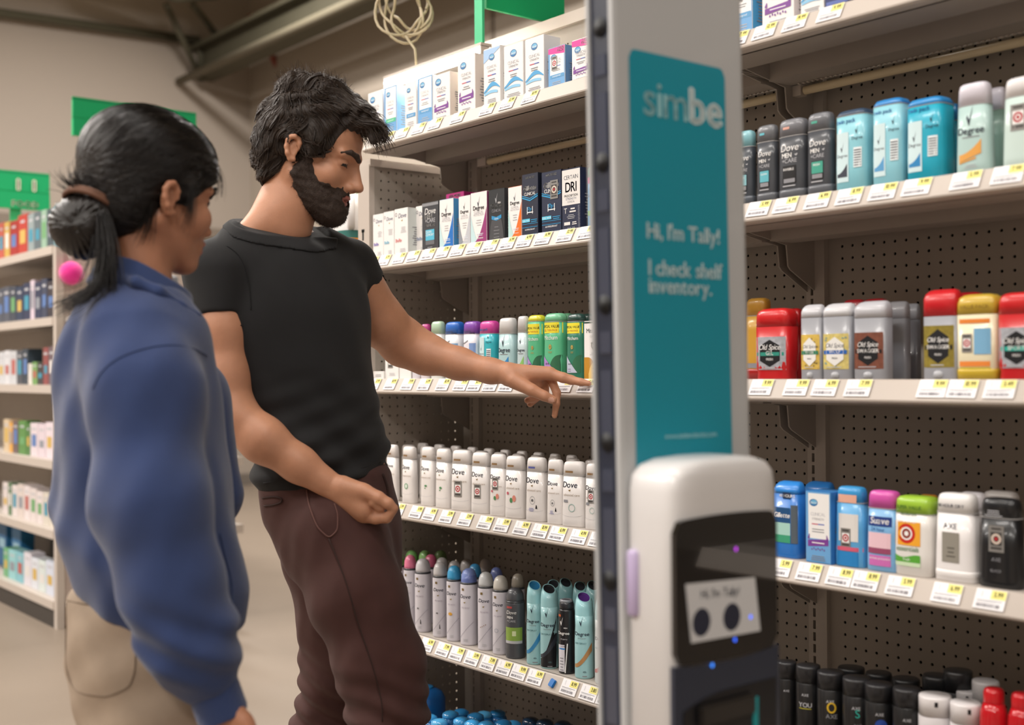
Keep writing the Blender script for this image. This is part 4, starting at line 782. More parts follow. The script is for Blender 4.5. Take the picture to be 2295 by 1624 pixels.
for (x0, x1, yt, cp, ar, c2, lb) in L5: can(5, x0, x1, yt, lb, CB, cp, ar, capf=.185, cap2=c2, group='white spray cans on the fifth shelf')
P5 = px_center(5, 948, -12.4)
can(5, 1133, 1177, 1316, 'dark grey spray can with green square label', '#4a4b50', '#515257', lambda pr, a, h: (pr.rect(-a*.7, -a*.1, h*.72, h*.75, mat('#b04a4a', .4)), pr.text('Dove', -a*.2, h*.64, a*.5, WHITE, shear=.2), pr.text('MEN', -a*.35, h*.575, a*.34, WHITE, bold=.03), pr.text('+CARE', -a*.2, h*.525, a*.32, LGREY), pr.rect(-a*.85, a*.85, h*.26, h*.45, mat('#8aa84a', .4), 10, 2), pr.rect(-a*.85, a*.85, h*.22, h*.26, LGREY, 10, 1), pr.rect(-a*.1, a*.3, h*.33, h*.40, mat('#d8e0b0', .4))), capf=.19)
can(5, 1180, 1218, 1302, 'aqua spray can with slanted cap and blue swoosh', '#9cc8cc', '#9fd2d8', art_degcan('#3f8fc4'), style='slant', capf=.26, hole='#2f86b8')
can(5, 1211, 1252, 1310, 'aqua spray can with black swirl and slanted cap', '#9cc8cc', '#9fd2d8', art_degcan('#3a3f48', dark='#1c1e22'), style='slant', capf=.26)
can(5, 1252, 1289, 1343, 'black spray can with white check mark and grey nozzle ring', '#1b1c20', '#2a2b30', lambda pr, a, h: (pr.rect(-a*.8, -a*.4, h*.78, h*.81, mat('#c05a2a', .4)), check(pr, -a*.3, h*.70, a*.75, WHITE), pr.text('MEN', a*.2, h*.62, a*.24, WHITE), pr.text('Degree', -a*.1, h*.54, a*.5, WHITE, bold=.02), pr.text('dryspray', 0, h*.47, a*.26, LGREY), pr.band(-a*.8, a*.1, .006, lambda x: h*.4, mat('#d9d6dc', .4), 6, 2), pr.rect(-a*.7, a*.15, h*.335, h*.355, mat('#2f7fc4', .4)), pr.text('CLEAR', -a*.2, h*.37, a*.24, NAVY), pr.lines(-a*.6, 0, h*.05, h*.25, 5, GREYINK), pr.poly([(a*.1, h*.02), (a*.22, h*.02), (a*.5, h*.42), (a*.38, h*.42)], WHITE)), style='menspray', capf=.12)
can(5, 1288, 1331, 1328, 'aqua spray can with bronze swoosh and purple cap opening', '#9cc8cc', '#9fd2d8', art_degcan('#b98a5a'), style='slant', capf=.26, hole='#5a2f86')
can(5, 1333, 1371, 1337, 'pale spray can with red arc partly behind the robot mast', '#cdd4d4', '#a9d2d6', art_degcan('#c04a4a'), style='slant', capf=.26)
bk = [('#7cb46a', 923, 1233, -9.2), ('#8abf74', 953, 1233, -8.6), ('#c05a7a', 966, 1242, -9.6), ('#6f8f5a', 988, 1233, -7.0), ('#a9a4a2', 991, 1249, -9.6), ('#9c9694', 1019, 1256, -9.4), ('#a39d9a', 1046, 1252, -8.6), ('#3a86b4', 1065, 1263, -9.8), ('#a49c98', 1089, 1251, -7.6), ('#5f6a9c', 1113, 1271, -9.6), ('#9a9184', 1161, 1285, -9.8)]
for i, (cp, cxp, yt, yf) in enumerate(bk): can(5, cxp-16, cxp+16, yt, 'dome capped spray can behind the front row, %s from the left' % ORD[i], CB, cp, None, yf=yf, capf=.185, group='spray cans behind the front row')
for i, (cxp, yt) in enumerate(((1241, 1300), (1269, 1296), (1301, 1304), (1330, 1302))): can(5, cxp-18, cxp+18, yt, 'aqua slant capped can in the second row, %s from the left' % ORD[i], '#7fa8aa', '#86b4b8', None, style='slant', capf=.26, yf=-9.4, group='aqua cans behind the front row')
# fifth shelf right: black cans, white caps and red bottles
def art_axe(kind):
    def f(pr, a, h):
        pr.text('AXE', -a*.1, h*.62, a*.3, LGREY, bold=.02)
        if kind == 'you': pr.text('YOU', -a*.1, h*.48, a*.52, LGREY, bold=.02); pr.rect(-a*.6, a*.4, h*.455, h*.465, mat('#b8b03a', .5), 4, 1)
        if kind == 'moon': pr.ring(0, h*.56, a*.34, a*.4, a*.12, mat('#d8b02a', .4)); pr.text('AXE', 0, h*.42, a*.45, GREYINK)
        if kind == 's': pr.text('S', 0, h*.52, a*.8, mat('#2fae9e', .4)); pr.text('AXE', 0, h*.4, a*.3, GREYINK)
        if kind == 'blue': pr.disc(0, h*.5, a*.42, a*.42, mat('#2a4fa8', .4)); pr.rect(-a*.3, a*.4, h*.47, h*.49, WHITE)
        if kind == 'teal': pr.rect(-a*.05, a*.1, h*.4, h*.5, mat('#2fae9e', .4))
    return f
BK = '#141416'
for (x0, x1, yt, kd, lb) in ((1742, 1786, 1481, 'none', 'black spray can half hidden behind the robot'), (1785, 1839, 1489, 'you', 'black spray can reading YOU'), (1832, 1892, 1503, 'moon', 'black spray can with yellow moon'), (1889, 1953, 1517, 's', 'black spray can with teal squiggle'), (1939, 2002, 1530, 'blue', 'black spray can with blue round emblem'), (2002, 2064, 1540, 'teal', 'black spray can with small teal mark')):
    can(5, x0, x1, yt, lb, BK, '#232326', art_axe(kd), style='axe', capf=.22, rough=.4)
for i, (cxp, yt, hw) in enumerate(((1908, 1494, 30), (1970, 1506, 29), (2031, 1519, 31), (2100, 1512, 32), (2148, 1501, 32))):
    can(5, cxp-hw, cxp+hw, yt, 'plain black can in the back row, %s from the left' % ORD[i], BK, '#1a1a1c', None, style='axe', capf=.22, yf=-9.2, group='black cans in the back row', rough=.4)
for (x0, x1, yt, lb) in ((2060, 2133, 1556, 'white capped can left of the other white one'), (2131, 2200, 1572, 'white capped can beside the red bottles')): can(5, x0, x1, yt, lb, '#d9d4d6', '#e4dfdf', lambda pr, a, h: pr.text('AXE', 0, h*.5, a*.3, GREYINK), style='axe', capf=.24)
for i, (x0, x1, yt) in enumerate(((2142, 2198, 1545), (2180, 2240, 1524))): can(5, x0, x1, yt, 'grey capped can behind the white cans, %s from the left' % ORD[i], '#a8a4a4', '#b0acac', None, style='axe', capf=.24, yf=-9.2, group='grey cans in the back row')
can(5, 2198, 2259, 1540, 'shiny red bottle right of the white capped cans', '#c01620', '#c81822', None, style='bottle', capf=.14, rough=.18)
can(5, 2261, 2322, 1551, 'shiny red bottle at the right edge of the picture', '#c01620', '#c81822', None, style='bottle', capf=.14, rough=.18)
# base deck: blue refill bottles
S[6] = -37.3
M_blue = '#2f8fd0'
def blue_bottle(cxp, ytop, yf, r, lab, hc='#3f9fdc', tall=False):
    X = px_center(6, cxp, yf); h = max(.05, height(6, X, yf, ytop)); e = empty('refill_bottle', (X, yf*I, ZI(S[6])), lab, 'bottle', 'blue bottles on the base deck')
    m = MB(); m.lathe([(r*.9, 0), (r, .01), (r, h*.8), (r*.8, h*.88)], mat('#1f6fae', .2, coat=.4), 20); m.build('body', e)
    m = MB(); m.lathe([(r*.82, h*.87), (r*.86, h*.90), (r*.80, h*.95), (r*.5, h*.985), (r*.1, h)], mat(hc, .12, coat=.6), 20); m.build('cap', e)
for i, (cx_, yt, yf) in enumerate(((962, 1600, -12.6), (985, 1610, -12.8), (1010, 1592, -10.8), (1033, 1588, -8.4), (1035, 1606, -11.6), (1060, 1612, -12.2), (1066, 1597, -9.2), (1085, 1593, -6.4), (1090, 1615, -11.4), (1115, 1590, -5), (1128, 1612, -9.8), (1150, 1614, -7.6))):
    blue_bottle(cx_, yt, yf, .026, 'translucent blue bottle on the base deck, %s from the left' % ORD[i], random.choice(('#3f9fdc', '#58b0e4', '#2a86c4')))
for i, (cx_, yt, yf) in enumerate(((1190, 1606, -6.5), (1222, 1610, -6.8), (1262, 1614, -7.6))): blue_bottle(cx_, yt, yf, .026, 'dark capped bottle on the base deck, %s from the left' % ORD[i], '#1d3a58')
e = empty('refill_jug', (px_center(6, 955, -8), -8*I, ZI(S[6])), 'large translucent blue jug behind the maroon trousers', 'jug')
hj = height(6, px_center(6, 955, -8), -8, 1536); m = MB(); m.loft([(0, .05, .04, 3, 0, 0), (.01, .055, .045, 3, 0, 0), (hj*.8, .055, .045, 3, 0, 0), (hj*.93, .045, .036, 3, 0, 0), (hj*.97, .022, .022, 2, 0, 0)], mat('#1c63a8', .2, coat=.4)); m.build('body', e)
m = MB(); m.lathe([(.022, hj*.96), (.022, hj*.99), (.018, hj)], mat('#2a86c4', .2), 16); m.build('cap', e)
# ================================================================== robot
M_rw = mat('#b9babb', .38, coat=.15); M_rw2 = mat('#dedcdc', .3, coat=.3); M_dark = mat('#2b3040', .35); M_teal = mat('#0f8ea3', .45); M_glass = mat('#0d0e12', .06, coat=1.0); M_navy = mat('#2a3142', .3, coat=.3)
XR = 65.0
rob = empty('shelf_scanning_robot', (XR*I, -37*I, 0), 'tall white shelf scanning robot with teal panel reading simbe', 'robot')
def RL(x, y, z): return ((x-XR)*I, (y+37)*I, z)       # inches/metres -> robot local
yl, yr = -41.85, -32.0
zb0, zt0 = .22, 1.78
colm = empty('mast', (0, 0, 1.2)); colm.parent = rob; colm.rotation_euler = (0, math.radians(-1.0), 0)
def CL(x, y, z): return ((x-XR)*I, (y+37)*I, z-1.2)
m = MB(); m.prism([CL(XR-.35, yl, 0)[:2], CL(XR-.06, yl-.0, 0)[:2], CL(XR, yl+.25, 0)[:2], CL(XR, yr-.25, 0)[:2], CL(XR-.06, yr, 0)[:2], CL(XR-.35, yr, 0)[:2]], zb0-1.2, zt0-1.2, M_rw, 'z'); m.build('front_shell', colm)
m = MB(); m.box(*[CL(q, 0, 0)[0] for q in (XR-2.05, XR-1.85)], *[CL(0, q, 0)[1] for q in (yl, yr)], zb0-1.2, zt0-1.2, M_rw); m.build('back_shell', colm)
m = MB(); m.box(*[CL(q, 0, 0)[0] for q in (XR-1.85, XR-.35)], *[CL(0, q, 0)[1] for q in (yl+.18, yr-.18)], zb0-1.2, zt0-1.2, M_dark); m.build('camera_channel', colm)
for py_ in (55, 360, 680, 990, 1300):
    P = onY(1352+py_*.011, py_, yl)
    m = MB(); c = np.array(CL(XR-1.1, yl+.18, P[2])); 
    v = []; 
    m.tube([c+np.array([0, .002, 0]), c+np.array([0, -.003, 0])], .0125, mat('#14161c', .6), 16); m.tube([c+np.array([0, -.003, 0]), c+np.array([0, -.0036, 0])], .009, mat('#07080a', .6), 16); m.build('camera_lens', colm)
    m = MB(); 
    for (dz, ln) in ((-.05, .03), (-.135, .10)):
        m.box(c[0]-.012, c[0]+.012, c[1]-.002, c[1]+.002, c[2]+dz-ln/2, c[2]+dz+ln/2, mat('#3a4052', .25, coat=.5)); 
    m.build('channel_rib', colm, bevel=.0015)
# teal front panel and lettering (on the +X face)
def front(fn, name, eps=.0006, xoff=0.0):
    pr = Print(lambda x, z: 0.0, eps); fn(pr); o = pr.mb.build(name, colm); o.rotation_euler = (0, 0, math.pi/2); o.location = (.0004+xoff, 0, 0); return o
def FY(px, py): P = onX(px, py, XR); return P[1]/I+37, P[2]-1.2   # local across (in), z (m)
t0 = FY(1417, 300); t1 = FY(1632, 300); ztop_l = FY(1430, 108)[1]
A0, A1 = t0[0]*I, t1[0]*I; AC = (A0+A1)/2; AH = (A1-A0)/2
zbot = FY(1540, 1060)[1]
def f_panel(pr):
    rr = .012
    top = lambda x: ztop_l-.004*0-(0 if abs(x-AC) < AH-rr else rr-math.sqrt(max(0, rr*rr-(abs(x-AC)-(AH-rr))**2)))
    pr.band(A0, A1, zbot-.02, top, M_teal, 40)
front(f_panel, 'teal_panel')
WT = mat('#dff0f2', .5); WT2 = mat('#a5d8df', .5)
z1 = FY(1525, 268)[1]
def lettering(nm, *args, **kw): front(lambda pr: (setattr(pr, 'layer', 2), pr.text(*args, **kw)), nm)
lettering('logo_lettering', 'sim', AC-.026, z1, .068, WT2, bold=.008, track=.06); lettering('logo_lettering', 'be', AC+.052, z1, .068, WT, bold=.035, track=.06)
for (s_, px_, py_, sz) in (("Hi, I'm Tally!", 1452, 532, .029), ('I check shelf', 1455, 615, .029), ('inventory.', 1455, 655, .029)):
    y_, z_ = FY(px_, py_); lettering('panel_lettering', s_, y_*I, z_, sz, WT, align='l', bold=.022, track=.06)
y_, z_ = FY(1545, 980); lettering('panel_lettering', 'www.simberobotics.com', y_*I, z_, .0105, WT2)
# head unit in front of the mast
hx, hyc, hb, ha = 66.85, -37.75, 3.98*I, 1.85*I
unit = empty('head_unit', RL(hx, hyc, 0)); unit.parent = rob
zt = 1.062; p_ = 6
secs = [(.30, ha*.95, hb, p_, 0, 0), (zt-.075, ha, hb, p_, 0, 0), (zt-.04, ha, hb*.995, p_, 0, 0), (zt-.022, ha*.985, hb*.96, p_, 0, 0), (zt-.010, ha*.95, hb*.86, 5, 0, 0), (zt-.003, ha*.86, hb*.66, 4, 0, 0), (zt, ha*.6, hb*.35, 3, 0, 0)]
m = MB(); m.loft(secs, M_rw2, 64); m.build('shell', unit)
XF = hx+1.85
def UY(px, py): P = onX(px, py, XF+.03); return P[1]-hyc*I, P[2]
def ufront(fn, name, eps=.0006, off=.0012, thick=None):
    pr = Print(lambda x, z: 0.0, eps); fn(pr); o = pr.mb.build(name, unit); o.rotation_euler = (0, 0, math.pi/2); o.location = (ha+off, 0, 0); return o
s0, zS1 = UY(1510, 1180); s1_ = UY(1738, 1180)[0]; zSb = UY(1620, 1478)[1]; zSt = UY(1620, 1150)[1]
def plate(x0, x1, lo, hi, material, name, t0, t1, n=24):
    m = MB(); v = []; f = []
    for i in range(n+1):
        x = x0+(x1-x0)*i/n; l, h_ = lo(x), hi(x); v += [(t1, x, l), (t1, x, h_), (t0, x, l), (t0, x, h_)]
    for i in range(n):
        a = 4*i; b = a+4; f += [(a, b, b+1, a+1), (a+1, b+1, b+3, a+3), (a+2, b+2, b, a)]
    f += [(0, 1, 3, 2), (4*n, 4*n+2, 4*n+3, 4*n+1)]
    m.add(v, f, material); return m.build(name, unit)
sc = (s0+s1_)/2; sh = (s1_-s0)/2
rnd = lambda x, r: r-math.sqrt(max(0, r*r-max(0, abs(x-sc)-(sh-r))**2))
plate(s0, s1_, lambda x: zSb+.006*((x-sc)/sh)**2+rnd(x, .012), lambda x: zSt-.004*((x-sc)/sh)**2-rnd(x, .014), M_glass, 'display_glass', ha-.004, ha+.0030)
plate(s0-.003, s1_+.003, lambda x: .34, lambda x: zSb-.002+.006*((x-sc)/sh)**2, M_navy, 'lower_fascia', ha-.004, ha+.0022)
plate(s0+.012, s1_-.004, lambda x: .36, lambda x: UY(1620, 1545)[1]-.02*max(0, (sc-x)/sh)**2, BLACK, 'sensor_recess', ha, ha+.0034)
zt_ = UY(1690, 1560)[1]; xx_ = UY(1690, 1580)[0]
plate(xx_-.006, xx_+.004, lambda x: .4, lambda x: zt_, mat('#18a3ac', .4), 'teal_stripe', ha, ha+.0045)
zz_ = UY(1620, 1590)[1]; m = MB(); m.box(ha+.003, ha+.012, sc-sh*.62, sc+sh*.45, zz_-.012, zz_+.014, mat('#2a2623', .3)); m.build('sensor_bar', unit, bevel=.003)
def f_face(pr):
    q = [UY(*c) for c in ((1532, 1308), (1688, 1292), (1700, 1412), (1545, 1440))]; pr.poly([q[3], q[2], q[1], q[0]], mat('#b9b6b4', .5, emit=.12))
    for c in ((1568, 1393), (1636, 1381)): pr.disc(*UY(*c), .0165, .0175, mat('#272b3e', .4))
    v, f = text2d("Hi, I'm Tally!", .0155, bold=.01); th = -.06; R_ = np.array([[math.cos(th), -math.sin(th)], [math.sin(th), math.cos(th)]]); v = v@R_.T+np.array(UY(1610, 1336)); pr.put(v, f, mat('#6a6d80', .5))
    for c, col_ in (((1643, 1432), '#3a6aff'), ((1592, 1489), '#3a8aff'), ((1678, 1381), '#3a6aff'), ((1645, 1229), '#b03ad0')): pr.disc(*UY(*c), .0022, .0028, mat(col_, .3, emit=1.2), 8)
ufront(f_face, 'screen_image', off=.0032)
P = onY(1406, 1303, hyc-3.98); m = MB(); m.loft([(-.0415, .006, .004, 2, 0, 0), (-.038, .0085, .006, 2.4, 0, 0), (.038, .0085, .006, 2.4, 0, 0), (.0415, .006, .004, 2, 0, 0)], mat('#b9a9cc', .35), 20); o = m.build('side_button', unit); o.location = (-ha*.55, -hb-.001, P[2])
# body base on the floor
m = MB(); m.lathe([(.20, .06), (.235, .075), (.24, .2), (.21, .27), (.12, .32), (.08, .34)], M_rw2, 36, (0.02, 0, 0)); m.build('base_shell', rob)
for (dx, dy) in ((-.12, -.12), (.14, -.12), (-.12, .12), (.14, .12)):
    m = MB(); m.tube([(dx, dy-.02, .035), (dx, dy+.02, .035)], .035, BLACK, 16); m.build('wheel', rob)
# ================================================================== far gondola on the left, with end display
gl = empty('far_gondola', (-115*I, 0, 0), 'far beige shelving row at the left edge, stocked with boxes', 'shelving unit')
def GL(x, y, z): return ((x+115)*I, y*I, z)
SG = [26.2, 13.2, .8, -13.0, -25.7, -38.5]
m = MB(); m.box(GL(-300, 0, 0)[0], 0, 2*I, 2.6*I, .1, ZI(33), M_peg); m.build('back_panel', gl)
for z in SG:
    m = MB(); m.box(GL(-300, 0, 0)[0], -.6*I, -10.3*I, 1.8*I, ZI(z-.9), ZI(z), M_met); m.box(GL(-300, 0, 0)[0], -.6*I, -10.8*I, -10.3*I, ZI(z-1.5), ZI(z+.05), M_lip); m.build('shelf', gl)
m = MB(); m.box(GL(-300, 0, 0)[0], -.7*I, -10.6*I, 2*I, 0, ZI(-39.9), mat('#3c3733', .6)); m.build('kick_plate', gl)
m = MB(); m.box(-.6*I, .9*I, -10.6*I, -9.2*I, 0, ZI(26.0), M_lip); m.build('end_post', gl)
mp_ = pegmesh(-9.2, 20, -43, 27, [-8+k for k in range(27)], list(range(-40, 26)), mat('#b7a79d', .6), axis='x'); o = mp_.build('end_pegboard', gl); o.location = (.5*I, 0, HF*I)
# end display shelves (face +X)
for z in SG[1:]:
    yR = onX(543, 1100, -102)[1]/I
    m = MB(); m.box(.9*I, 13*I, -9*I, yR*I, ZI(z-.9), ZI(z), M_met); m.box(13*I, 13.5*I, -9*I, yR*I, ZI(z-1.6), ZI(z+.05), M_lip); m.build('end_shelf', gl)
cols = [
 (0, [('#a8332c', 3.2), ('#b23a30', 4.2), ('#a02c28', 3.0), ('#b8584a', 2.6), ('#c2a050', 2.4), ('#a02c28', 3.4), ('#b23a30', 4.0), ('#8d9a9c', 2.6), ('#5d6a70', 2.6), ('#8fae9a', 2.2), ('#44545c', 2.4), ('#7fa0a8', 2.4)], 8.0, 'on the top shelf of the far row'),
 (1, [('#3d4450', 2.4), ('#4a505c', 2.2), ('#4d525e', 3), ('#3a4250', 2.6), ('#2c3a54', 2.8), ('#2a3450', 3.0), ('#cfc0cc', 1.6), ('#2c3652', 2.6), ('#3a4258', 2.2), ('#38343c', 2.6), ('#40383c', 2.2)], 7.6, 'on the second shelf of the far row'),
 (2, [('#c4c6ca', 2.6), ('#cdced2', 2.6), ('#c0c2c6', 2.8), ('#4a4e56', 2.4), ('#34404c', 2.2), ('#d5cfc8', 1.6), ('#6f9a5a', 2.0), ('#3c3a3c', 2.2), ('#8a4a4a', 2.0), ('#6a5a60', 2.2), ('#7a6470', 2.2)], 7.0, 'on the third shelf of the far row'),
 (3, [('#cbb79a', 2.6), ('#d9a24a', 1.4), ('#6a5a5a', 2.4), ('#5a8a4a', 3.2), ('#4f7a44', 1.6), ('#d9ccd2', 3.0), ('#d6c8d0', 2.8), ('#dccfd6', 3.0), ('#cfc4d4', 2.6)], 6.6, 'on the fourth shelf of the far row'),
 (4, [('#d4cac8', 2.4), ('#5c7a5a', 1.6), ('#d9cfcd', 2.4), ('#d2c6c0', 2.6), ('#dcd2d2', 2.4), ('#d6ccca', 2.6), ('#d9cfce', 2.4), ('#cfc8bc', 2.4), ('#d9d2c4', 2.6), ('#9a8a84', 1.6)], 6.6, 'on the fifth shelf of the far row'),
 (5, [('#6aa878', 2.2), ('#8fc4c8', 3.4), ('#7fb8c4', 3.0), ('#d6d2da', 3.0), ('#d2d6de', 2.8), ('#cfd8d6', 2.8), ('#ccd2e0', 3.0), ('#d2cfd8', 2.6)], 6.2, 'on the base shelf of the far row')]
names = {'a8': 'red', 'b2': 'red', 'a0': 'dark red', 'b8': 'faded red', 'c2': 'gold'}
def colour_word(h):
    r, g, b = [int(h[i:i+2], 16) for i in (1, 3, 5)]; mx, mn = max(r, g, b), min(r, g, b)
    if mx-mn < 26: return 'white' if mx > 180 else ('grey' if mx > 90 else 'charcoal')
    if r == mx: return ('red' if g < 100 and r > 120 else 'tan') if b <= g+20 else 'mauve'
    if g == mx: return 'green'
    return 'navy' if mx < 110 else 'light blue'
for (k, L, hh, wh) in cols:
    x = -116.2; tot = len(L)
    for i, (c, wd) in enumerate(reversed(L)):
        h_ = hh*random.uniform(.92, 1.04)*I
        if k == 2 and i in (3, 4, 5): h_ *= .62
        wd *= 1.55
        o_ = empty('packaged_box', ((x-wd/2)*I, -9.2*I+1.5*I, ZI(SG[k])), '%s box, %s from the right %s' % (colour_word(c), ORD[i], wh), 'box', 'boxes on the far shelving')
        m = MB(); m.box(-wd*.47*I, wd*.47*I, -1.4*I, 1.4*I, 0, h_, mat(c, .45)); m.build('carton_body', o_, bevel=.001)
        pr = Print(lambda x, z: -1.4*I, .0006); a_ = wd*.47*I; cc_ = random.choice(('#3f8fa8', '#8a8f98', '#d9d4d0', '#5a7ab0', '#b0605a', '#6aa06a', '#c9a85a')); pr.rect(-a_*.6, a_*.6, h_*.3, h_*random.uniform(.5, .75), mat(cc_, .5), 1, 1); pr.lines(-a_*.7, a_*.7, h_*.8, h_*.92, 1, LGREY, .5); pr.build('label_print', o_)
        x -= wd
# second-row darker packs on the base shelf
for i, (px_, c) in enumerate(((20, '#2a6a9c'), (52, '#2c78b0'))):
    P = onY(px_, 1230, -4); o_ = empty('packaged_box', (P[0], -4*I, ZI(SG[5])), ('blue box behind the teal boxes, left' if i == 0 else 'blue box behind the teal boxes, right'), 'box'); m = MB(); m.box(-3*I, 3*I, -1.4*I, 1.4*I, 0, 9*I, mat(c, .45)); m.build('carton_body', o_, bevel=.001)
    pr = Print(lambda x, z: -1.4*I, .0006); pr.rect(-2*I, 2*I, 4*I, 6*I, mat('#9cc4d8', .5), 1, 1); pr.build('label_print', o_)
# things on the end display
P = onX(160, 612, -113.2); e = empty('pink_pompom', P, 'fuzzy bright pink ball hanging on the far end panel', 'pompom')
m = MB(); r = .055; m.lathe([(r*math.sin(t), -r*math.cos(t)) for t in np.linspace(.05, math.pi-.05, 14)], mat('#e0208c', .9, bump=1.0, bscale=300, sheen=.5), 20); m.build('ball', e)
m = MB(); m.tube([(0, 0, .05), (-.03, 0, .09), (-.045, 0, .08)], .003, M_met, 6); m.build('hook', e)
zs_ = ZI(13.2); P = onX(408, 690, -108); e = empty('boxed_tool', (P[0], P[1], zs_), 'black and grey tool with orange trim on the far end shelf', 'tool')
m = MB(); m.loft([(0, .05, .06, 3, 0, 0), (.02, .055, .065, 3, 0, 0), (.03, .055, .065, 3, 0, 0)], mat('#c0401c', .4), 24); m.build('orange_base', e)
m = MB(); m.lathe([(.05, .03), (.062, .06), (.06, .11), (.035, .135)], mat('#17161a', .4), 24); m.build('drum', e)
m = MB(); m.loft([(.0, .03, .045, 4, 0, -.07), (.19, .03, .045, 4, 0, -.07), (.20, .024, .036, 4, 0, -.07)], mat('#5a585c', .5), 20); m.build('grey_housing', e)
P = onX(452, 545, -104); e = empty('white_tub', (P[0], P[1], zs_), 'white tub standing at the right of the far end shelf', 'tub'); m = MB(); hh_ = P[2]-zs_; m.lathe([(.05, 0), (.055, .01), (.055, hh_*.9)], mat('#d9d6d4', .4), 24); m.build('body', e); m = MB(); m.lathe([(.058, hh_*.9), (.058, hh_*.98), (.05, hh_)], OFFW, 24); m.build('lid', e)
# ================================================================== green aisle signs
M_sg = mat('#0fa868', .5); M_sg2 = mat('#0c8a56', .5); M_sgp = mat('#3fbf86', .45); M_cream = mat('#e4ecd2', .6)
def sign(label, Xin, pl, pr_, ytop_l, ybot_l, lines, pole_px=None, polez=None, name='aisle_sign'):
    a = onX(pl, ytop_l, Xin); b = onX(pr_, ytop_l, Xin); zt2 = a[2]; zb2 = onX(pl, ybot_l, Xin)[2]; W_ = b[1]-a[1]; H_ = zt2-zb2; yc = (a[1]+b[1])/2
    e = empty(name, (Xin*I, yc, zb2), label, 'sign')
    m = MB(); m.box(-.008, .008, -W_/2, W_/2, H_*.47, H_, M_sg); m.build('upper_panel', e)
    m = MB(); m.box(-.012, .012, -W_/2, W_/2, 0, H_*.45, M_sg); m.build('lower_panel', e)
    m = MB(); m.box(-.006, .006, -W_/2, W_/2, H_*.44, H_*.48, M_sg2); m.box(-.0085, .0085, -W_/2, W_/2, H_*.93, H_*.97, M_sg2); m.build('fold', e)
    pr = Print(lambda x, z: 0, .0008)
    for (s_, x_, z_, sz, bd) in lines: pr.text(s_, x_*W_, z_*H_, sz*H_, M_cream, bold=bd, track=.14)
    if not lines:
        for q_ in (-.06, .13, .18, .27, .3): pr.rect(q_*W_, (q_+.03)*W_, H_*.55, H_*.62, M_sgp, 1, 1)
    o = pr.mb.build('lettering', e); o.rotation_euler = (0, 0, math.pi/2); o.location = (.0125, 0, 0)
    if polez is not None:
        m = MB(); m.box(-.02, -.012, -.028, .028, polez-zb2, H_*1.02, M_sgp); m.build('pole', e)
    return e
sign('green aisle sign hanging behind the ponytailed head', -107, 162, 438, 216, 303, [], polez=ZI(13.2))
sign('green aisle sign reading 11 at the left edge', -150, -40, 110, 376, 462, [('1', .02, .50, .42, .08), ('1', .26, .50, .42, .08), ('FOOD', .12, .06, .22, .05)], polez=ZI(26.3))
a = onY(1075, 120, -6.0); e = empty('aisle_sign', (a[0], -6*I, ZI(S[1])), 'green aisle sign on a pole above the top shelf boxes', 'sign')
hz = 1.05; m = MB(); m.box(-.017, .017, -.004, .004, 0, hz, M_sgp); m.build('pole', e)
m = MB(); m.box(-.05, .05, -.04, .04, 0, .006, M_sg2); m.build('foot', e)
zb3 = onY(1095, 8, -6)[2]-ZI(S[1]); m = MB(); m.box(-.004, .006, .02, .30, zb3, zb3+.25, M_sg); m.build('panel', e)
# ================================================================== white jug on the end of the main gondola
es = empty('end_bracket_shelf', (-7.2*I, -6*I, ZI(12.4)), 'small metal shelf fixed to the end of the main gondola', 'shelf')
m = MB(); m.box(-9.5*I, 0, -6.2*I, 6*I, -.8*I, 0, M_met); m.build('tray', es); 
for yy in (-5.5, 5.2):
    m = MB(); m.prism([(-8*I, -.8*I), (0, -.8*I), (0, -4*I)], yy*I, (yy+.15)*I, M_met2, 'y'); m.build('bracket', es)
P = onX(786, 480, -12.2); e = empty('detergent_jug', (-12.2*I, P[1], ZI(12.4)), 'white jug with green cap and teal label behind the bearded man', 'jug')
hj = onX(793, 416, -12.2)[2]-ZI(12.4)
m = MB(); m.loft([(0, .07, .055, 3, 0, 0), (.012, .076, .06, 3, 0, 0), (hj*.5, .076, .06, 3, 0, 0), (hj*.72, .066, .052, 3, 0, 0), (hj*.86, .035, .032, 2.4, 0, 0), (hj*.92, .028, .028, 2, 0, 0)], mat('#dcd9d8', .35)); m.build('body', e)
m = MB(); m.lathe([(.03, hj*.92), (.031, hj*.925), (.029, hj*.99), (.024, hj)], mat('#7ab23a', .4), 20); m.build('cap', e)
lz = onX(786, 545, -12.2)[2]-ZI(12.4)
m = MB()
for (z0, z1, c) in ((.02, lz-.008, '#2f6f68'), (lz-.008, lz+.008, '#e0902a'), (lz+.008, lz+.03, '#2f6f68')): m.loft([(z0, .0768, .0608, 3, 0, 0), (z1, .0768, .0608, 3, 0, 0)], mat(c, .45), 28, True, False)
m.build('label_wrap', e)
m = MB(); m.tube([(.05, -.03, hj*.55), (.085, -.05, hj*.6), (.085, -.05, hj*.78), (.045, -.025, hj*.84)], .011, mat('#dcd9d8', .35), 10); m.build('handle', e)
